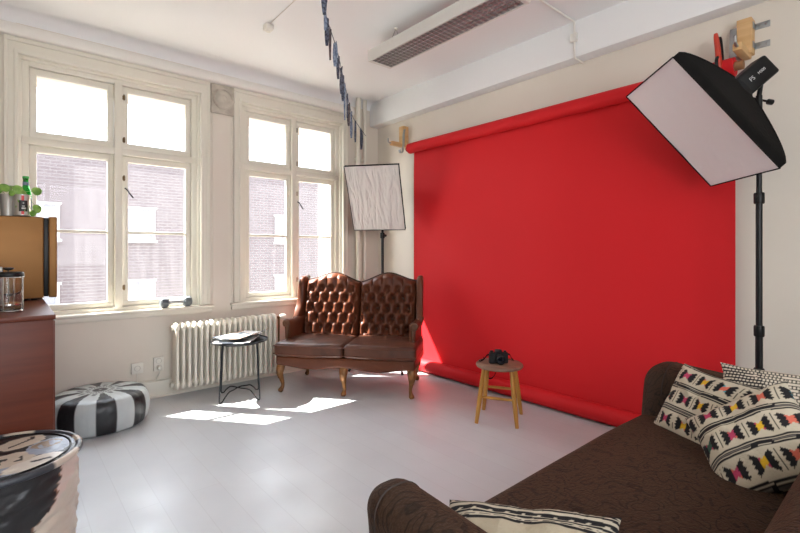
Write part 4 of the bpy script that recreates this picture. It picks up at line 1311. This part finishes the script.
# ------------------------------------------------------------------ big brown sofa
def velvet():
    m = mat('brown_velvet', lin(50, 35, 25), .7, spec=.18, sheen=.1)
    nt = m.node_tree; b = nt.nodes['Principled BSDF']
    b.inputs['Sheen Roughness'].default_value = .45; b.inputs['Sheen Tint'].default_value = lin(170, 130, 100)
    tc = nt.nodes.new('ShaderNodeTexCoord')
    n0 = nt.nodes.new('ShaderNodeTexNoise'); n0.inputs['Scale'].default_value = 7; n0.inputs['Detail'].default_value = 2
    nt.links.new(tc.outputs['Object'], n0.inputs['Vector'])
    mx = nt.nodes.new('ShaderNodeVectorMath'); mx.operation = 'MULTIPLY_ADD'; mx.inputs[1].default_value = (.14, .14, .14)
    nt.links.new(n0.outputs['Color'], mx.inputs[0]); nt.links.new(tc.outputs['Object'], mx.inputs[2])
    nl = nt.nodes.new('ShaderNodeTexNoise'); nl.inputs['Scale'].default_value = 11; nl.inputs['Detail'].default_value = 1.5
    nt.links.new(mx.outputs[0], nl.inputs['Vector'])
    k1 = nt.nodes.new('ShaderNodeMath'); k1.operation = 'MULTIPLY'; k1.inputs[1].default_value = 9
    k2 = nt.nodes.new('ShaderNodeMath'); k2.operation = 'FRACT'
    k3 = nt.nodes.new('ShaderNodeMath'); k3.operation = 'SUBTRACT'; k3.inputs[1].default_value = .5
    k4 = nt.nodes.new('ShaderNodeMath'); k4.operation = 'ABSOLUTE'
    nt.links.new(nl.outputs['Fac'], k1.inputs[0])
    for p_, q_ in ((k1, k2), (k2, k3), (k3, k4)): nt.links.new(p_.outputs[0], q_.inputs[0])
    r = nt.nodes.new('ShaderNodeValToRGB'); r.color_ramp.elements[0].position = .05; r.color_ramp.elements[1].position = .17
    r.color_ramp.elements[0].color = lin(36, 25, 18); r.color_ramp.elements[1].color = lin(60, 42, 30)
    nt.links.new(k4.outputs[0], r.inputs['Fac'])
    wv = nt.nodes.new('ShaderNodeTexNoise'); wv.inputs['Scale'].default_value = 130; wv.inputs['Detail'].default_value = 3
    nt.links.new(tc.outputs['Object'], wv.inputs['Vector'])
    m2 = nt.nodes.new('ShaderNodeMixRGB'); m2.blend_type = 'OVERLAY'; m2.inputs['Fac'].default_value = .55
    nt.links.new(r.outputs['Color'], m2.inputs['Color1']); nt.links.new(wv.outputs['Fac'], m2.inputs['Color2'])
    nt.links.new(m2.outputs['Color'], b.inputs['Base Color'])
    a = nt.nodes.new('ShaderNodeMath'); a.operation = 'MULTIPLY_ADD'; a.inputs[1].default_value = .5
    nt.links.new(wv.outputs['Fac'], a.inputs[0]); nt.links.new(r.outputs['Color'], a.inputs[2])
    bp = nt.nodes.new('ShaderNodeBump'); bp.inputs['Strength'].default_value = .8; bp.inputs['Distance'].default_value = .009
    nt.links.new(a.outputs[0], bp.inputs['Height']); nt.links.new(bp.outputs['Normal'], b.inputs['Normal'])
    return m
M_velvet = velvet()
M_seam = mat('velvet_seam', lin(46, 32, 24), .7)
so_ = thing('velvet_sofa', (0, 0, 0), 0, 'large dark brown patterned velvet sofa in the right foreground', 'sofa')
b = nb(); box(b, (.75, -.12, .06), (2.48, .86, .30), .02, 3); obj('sofa_base', b, M_velvet, so_)
def seatf(p):
    x, y, z = p
    if y > .8: y += .012 * cos((x - 1.55) * 2)
    z += .008 * (vnoise(x * 3.1, y * 3.3) - .5)
    return (x, y, z)
b = nb(); pad(b, (.83, .16, .24), (2.275, .895, .452), .055, 40, .022, seatf); obj('seat_cushion', b, M_velvet, so_, 60)
def armf(s):
    def f_(p):
        x, y, z = p
        k = max(0, z - .25) / .4
        x += s * (.075 if s > 0 else .035) * k * k                      # rolls outwards towards the top
        z += .02 * max(0, y - .6) / .3 * (1 if z > .4 else 0) - .025 * max(0, .5 - y) * (1 if z > .4 else 0)
        return (x, y, z)
    return f_
for s_, x0, x1, y1, z1_, r_ in ((-1, .70, .862, .965, .585, .07), (1, 2.225, 2.46, .905, .65, .095)):
    b = nb(); pad(b, (x0, -.14, .07), (x1, y1, z1_), r_, 30, .0, armf(s_)); a_ = obj('arm', b, M_velvet, so_, 60)
    b = nb()
    f_ = armf(s_)
    lp = [(x0, .12), (x0, .35)]
    lp += [(x0 + r_ - r_ * cos(a), z1_ - r_ + r_ * sin(a)) for a in [i * PI / 16 for i in range(0, 9)]]
    lp += [(x1 - r_ + r_ * cos(a), z1_ - r_ + r_ * sin(a)) for a in [PI / 2 - i * PI / 16 for i in range(0, 9)]] + [(x1, .35), (x1, .12)]
    tube(b, [Vector(f_((x, y1 - r_ * 1.1, z))) for x, z in lp], .003, 6); obj('arm_seam', b, M_seam, a_)
b = nb(); pad(b, (.86, -.16, .10), (2.24, .235, .70), .09, 30, .0, lambda p: (p[0], p[1] - .06 * max(0, p[2] - .4), p[2])); obj('sofa_back', b, M_velvet, so_, 60)
for x in (.78, 2.40):
    for y in (-.06, .80):
        b = nb(); lathe(b, [(0, 0), (.022, 0), (.028, .03), (.03, .07), (0, .07)], 16, (x, y, 0)); obj('foot', b, M_blackpl, so_)

# ------------------------------------------------------------------ cushions
M_kil = mat('woven_kilim', lin(200, 190, 175), .85, attr='Pattern', bump=(160, .35, 2), spec=.2)
CRE, BK = lin(194, 182, 160)[:3], lin(34, 32, 33)[:3]
def kilim(u, v, seed=0):
    """u along the stripes, v across, both -1..1"""
    w_ = v * 1.5 + .5                       # rows of motifs one unit apart
    row = math.floor(w_); f_ = w_ - row      # 0..1, motif centred at .5
    if f_ < .18 or f_ > .82:
        g = (f_ + .18) % 1 / .36
        if .16 < g < .84:
            if abs(g - .33) < .035 or abs(g - .67) < .035: return CRE
            return BK if (abs(g - .5) > .02) else lin(120, 112, 104)[:3]
        return CRE
    cu = u * 1.9 + .5 * (row % 2) + seed
    c = math.floor(cu); h = cu - c - .5      # -.5..+.5
    y = (f_ - .5) / .32                      # -1..1
    if abs(abs(h) - .495) < .010: return BK if abs(y) < .85 else CRE
    # hourglass with saw-toothed ends
    saw = abs(((y * 2.6 + 10) % 1) - .5) * .17
    lim = .40 - saw
    body = abs(y) < .30 + .62 * min(1, abs(h) / .34) ** .9 - .05
    if abs(h) < lim and body:
        if abs(h) < .105 + .05 * (abs((y * 3 + 9) % 1 - .5)):
            i = int(c * 3 + row * 5 + seed * 7) % 5
            A = [lin(214, 170, 44), lin(70, 150, 160), lin(182, 64, 96), lin(206, 104, 84), lin(62, 92, 78)][i][:3]
            B_ = [lin(206, 104, 84), lin(182, 64, 96), lin(206, 104, 84), lin(182, 64, 96), lin(70, 150, 160)][(i + int(c)) % 5][:3]
            return A if y * h + .02 > 0 or abs(h) < .03 else B_
        return BK
    return CRE
def cushion(name, pos, ux, uy, W_, H_, T, label, front, backc=None, seed=0, sag=.0):
    ux = Vector(ux).normalized(); uy = (Vector(uy) - ux * Vector(uy).dot(ux)).normalized(); uz = ux.cross(uy)
    n = 110
    b = nb()
    def P(u, v, s):
        U, V = 2 * u - 1, 2 * v - 1
        x = U * W_ / 2 * (1 - .085 * (1 - V * V)); y = V * H_ / 2 * (1 - .085 * (1 - U * U))
        e = max(0, (1 - U ** 4) * (1 - V ** 4))
        z = s * T / 2 * (e ** .55) * (1 - .10 * (U * U + V * V))
        wr = (vnoise(U * 3 + seed * 3 + s, V * 3 + seed) - .5) * .022 + (vnoise(U * 8 + seed, V * 8 + s * 5) - .5) * .007
        z += wr * e - sag * (U * U * .6 + V * V * .5)
        x += .006 * (vnoise(V * 5 + seed, 3.3) - .5) * abs(U); y += .012 * (vnoise(U * 4 + seed, 8.8) - .5) * abs(V)
        return (x, y, z)
    slab(b, lambda u, v: P(u, v, 1), lambda u, v: P(u, v, -1) if 0 < u < 1 and 0 < v < 1 else tuple(Vector(P(u, v, 1)) - Vector((0, 0, .001))), n, n)
    o = obj(name, b, M_kil, None, 70)
    m = Matrix((ux, uy, uz)).transposed().to_4x4(); m.translation = Vector(pos)
    o.matrix_world = m
    def c_(co):
        u, v = co.x / (W_ / 2), co.y / (H_ / 2)
        ub = u / (1 - .085 * (1 - min(1, v * v))); vb = v / (1 - .085 * (1 - min(1, u * u)))
        if backc and co.z < -.0015 - sag * .5 and max(abs(ub), abs(vb)) < .985: return backc
        return front(ub, vb)
    paint(o, c_)
    tag(o, label, 'cushion', 'cushions on the velvet sofa')
    return o
def knit(u, v):
    r_ = (v * 14) % 1; row = math.floor(v * 14)
    if r_ < .30: return BK
    c = (u * 18 + .5 * (row % 2)) % 1
    return lin(208, 196, 176)[:3] if abs(c - .5) < .36 else BK
def bands(u, v):
    w_ = (v + 1) * 7
    f_ = w_ % 1
    if v > .35:
        if .72 < v < .80 or .48 < v < .52: return CRE
        if f_ < .2: return CRE
        return BK if (u * 60) % 1 < .75 or f_ > .5 else CRE
    return lin(176, 162, 138)[:3]  # plain cloth darker than the band cream, shade put into its colour
cushion('kilim_cushion', (2.115, .595, .565), (-.50, -.86, -.02), (.42, -.22, .80), .36, .32, .12, 'kilim cushion leaning on the sofa arm, farthest from the camera', lambda u, v: kilim(u, v, 0), CRE, 0)
cushion('knitted_cushion', (2.19, .33, .585), (.20, -1, 0), (.42, .05, .85), .44, .36, .12, 'black and cream dotted knit cushion behind the kilim cushions', knit, None, 2)
e1, e2 = Vector((-.30, -.95, 0)).normalized(), Vector((.62, -.15, .77)).normalized()
cushion('kilim_cushion', (1.865, .37, .572), e1 * .72 + e2 * .69, e2 * .72 - e1 * .69, .35, .34, .15, 'nearer plump kilim cushion overlapping the one by the sofa arm', lambda u, v: kilim(u, v, 1), CRE, 1)
uD = Vector((.20, -.40, .045)).normalized()
cushion('striped_cushion', (.95, .635, .470), uD, Vector((.80, .36, .42)), .44, .25, .11, 'cream cushion with black woven bands against the near sofa arm', bands, lin(176, 162, 138)[:3], 3)
# ------------------------------------------------------------------ light, sky and camera
w = bpy.data.worlds.new('Sky'); S.world = w; w.use_nodes = True
nt = w.node_tree
bg = nt.nodes['Background']
tc = nt.nodes.new('ShaderNodeTexCoord'); sp = nt.nodes.new('ShaderNodeSeparateXYZ')
nt.links.new(tc.outputs['Generated'], sp.inputs[0])
rp = nt.nodes.new('ShaderNodeValToRGB')
rp.color_ramp.elements[0].position = 0.0; rp.color_ramp.elements[0].color = (0.95, 0.97, 1.0, 1)
rp.color_ramp.elements[1].position = 0.6; rp.color_ramp.elements[1].color = (0.80, 0.88, 1.0, 1)
nt.links.new(sp.outputs['Z'], rp.inputs['Fac'])
nt.links.new(rp.outputs['Color'], bg.inputs['Color'])
bg.inputs['Strength'].default_value = 5.0

sun = bpy.data.lights.new('Sun', 'SUN'); sun.energy = 22; sun.angle = math.radians(0.55); sun.color = (1.0, 0.955, 0.89)
so = bpy.data.objects.new('Sun', sun); COL.objects.link(so)
el = math.radians(50)
d = Vector((.622 * cos(el), -.783 * cos(el), -sin(el)))
so.rotation_euler = d.to_track_quat('-Z', 'Y').to_euler()
so.location = (-3, 9, 9)

def portal(loc, rot, sx, sy):
    l = bpy.data.lights.new('window_daylight', 'AREA'); l.shape = 'RECTANGLE'; l.size = sx; l.size_y = sy
    l.cycles.is_portal = True
    o = bpy.data.objects.new('window_daylight', l); COL.objects.link(o); o.location = loc; o.rotation_euler = rot
for xc, ho, hc in W:
    portal((xc, YO - .02, 1.64), (-PI / 2, 0, 0), ho * 2, 1.85)
portal(((bx0 + bx1) / 2, YB - .1, (bz0 + bz1) / 2), (PI / 2, 0, 0), bx1 - bx0, bz1 - bz0)  # portal for the added rear opening

cam = bpy.data.cameras.new('Camera'); co = bpy.data.objects.new('Camera', cam); COL.objects.link(co)
cam.sensor_width = 36; cam.lens = 457.5 / 800 * 36; cam.shift_y = -15.5 / 800
cam.clip_start = 0.02
co.location = (0, 0, 1.2); co.rotation_euler = (PI / 2, 0, -math.atan(395 / 457.5))
S.camera = co
S.view_settings.view_transform = 'Standard'
S.view_settings.look = 'None'
S.view_settings.gamma = 1
S.view_settings.use_curve_mapping = False
S.view_settings.exposure = 0.92
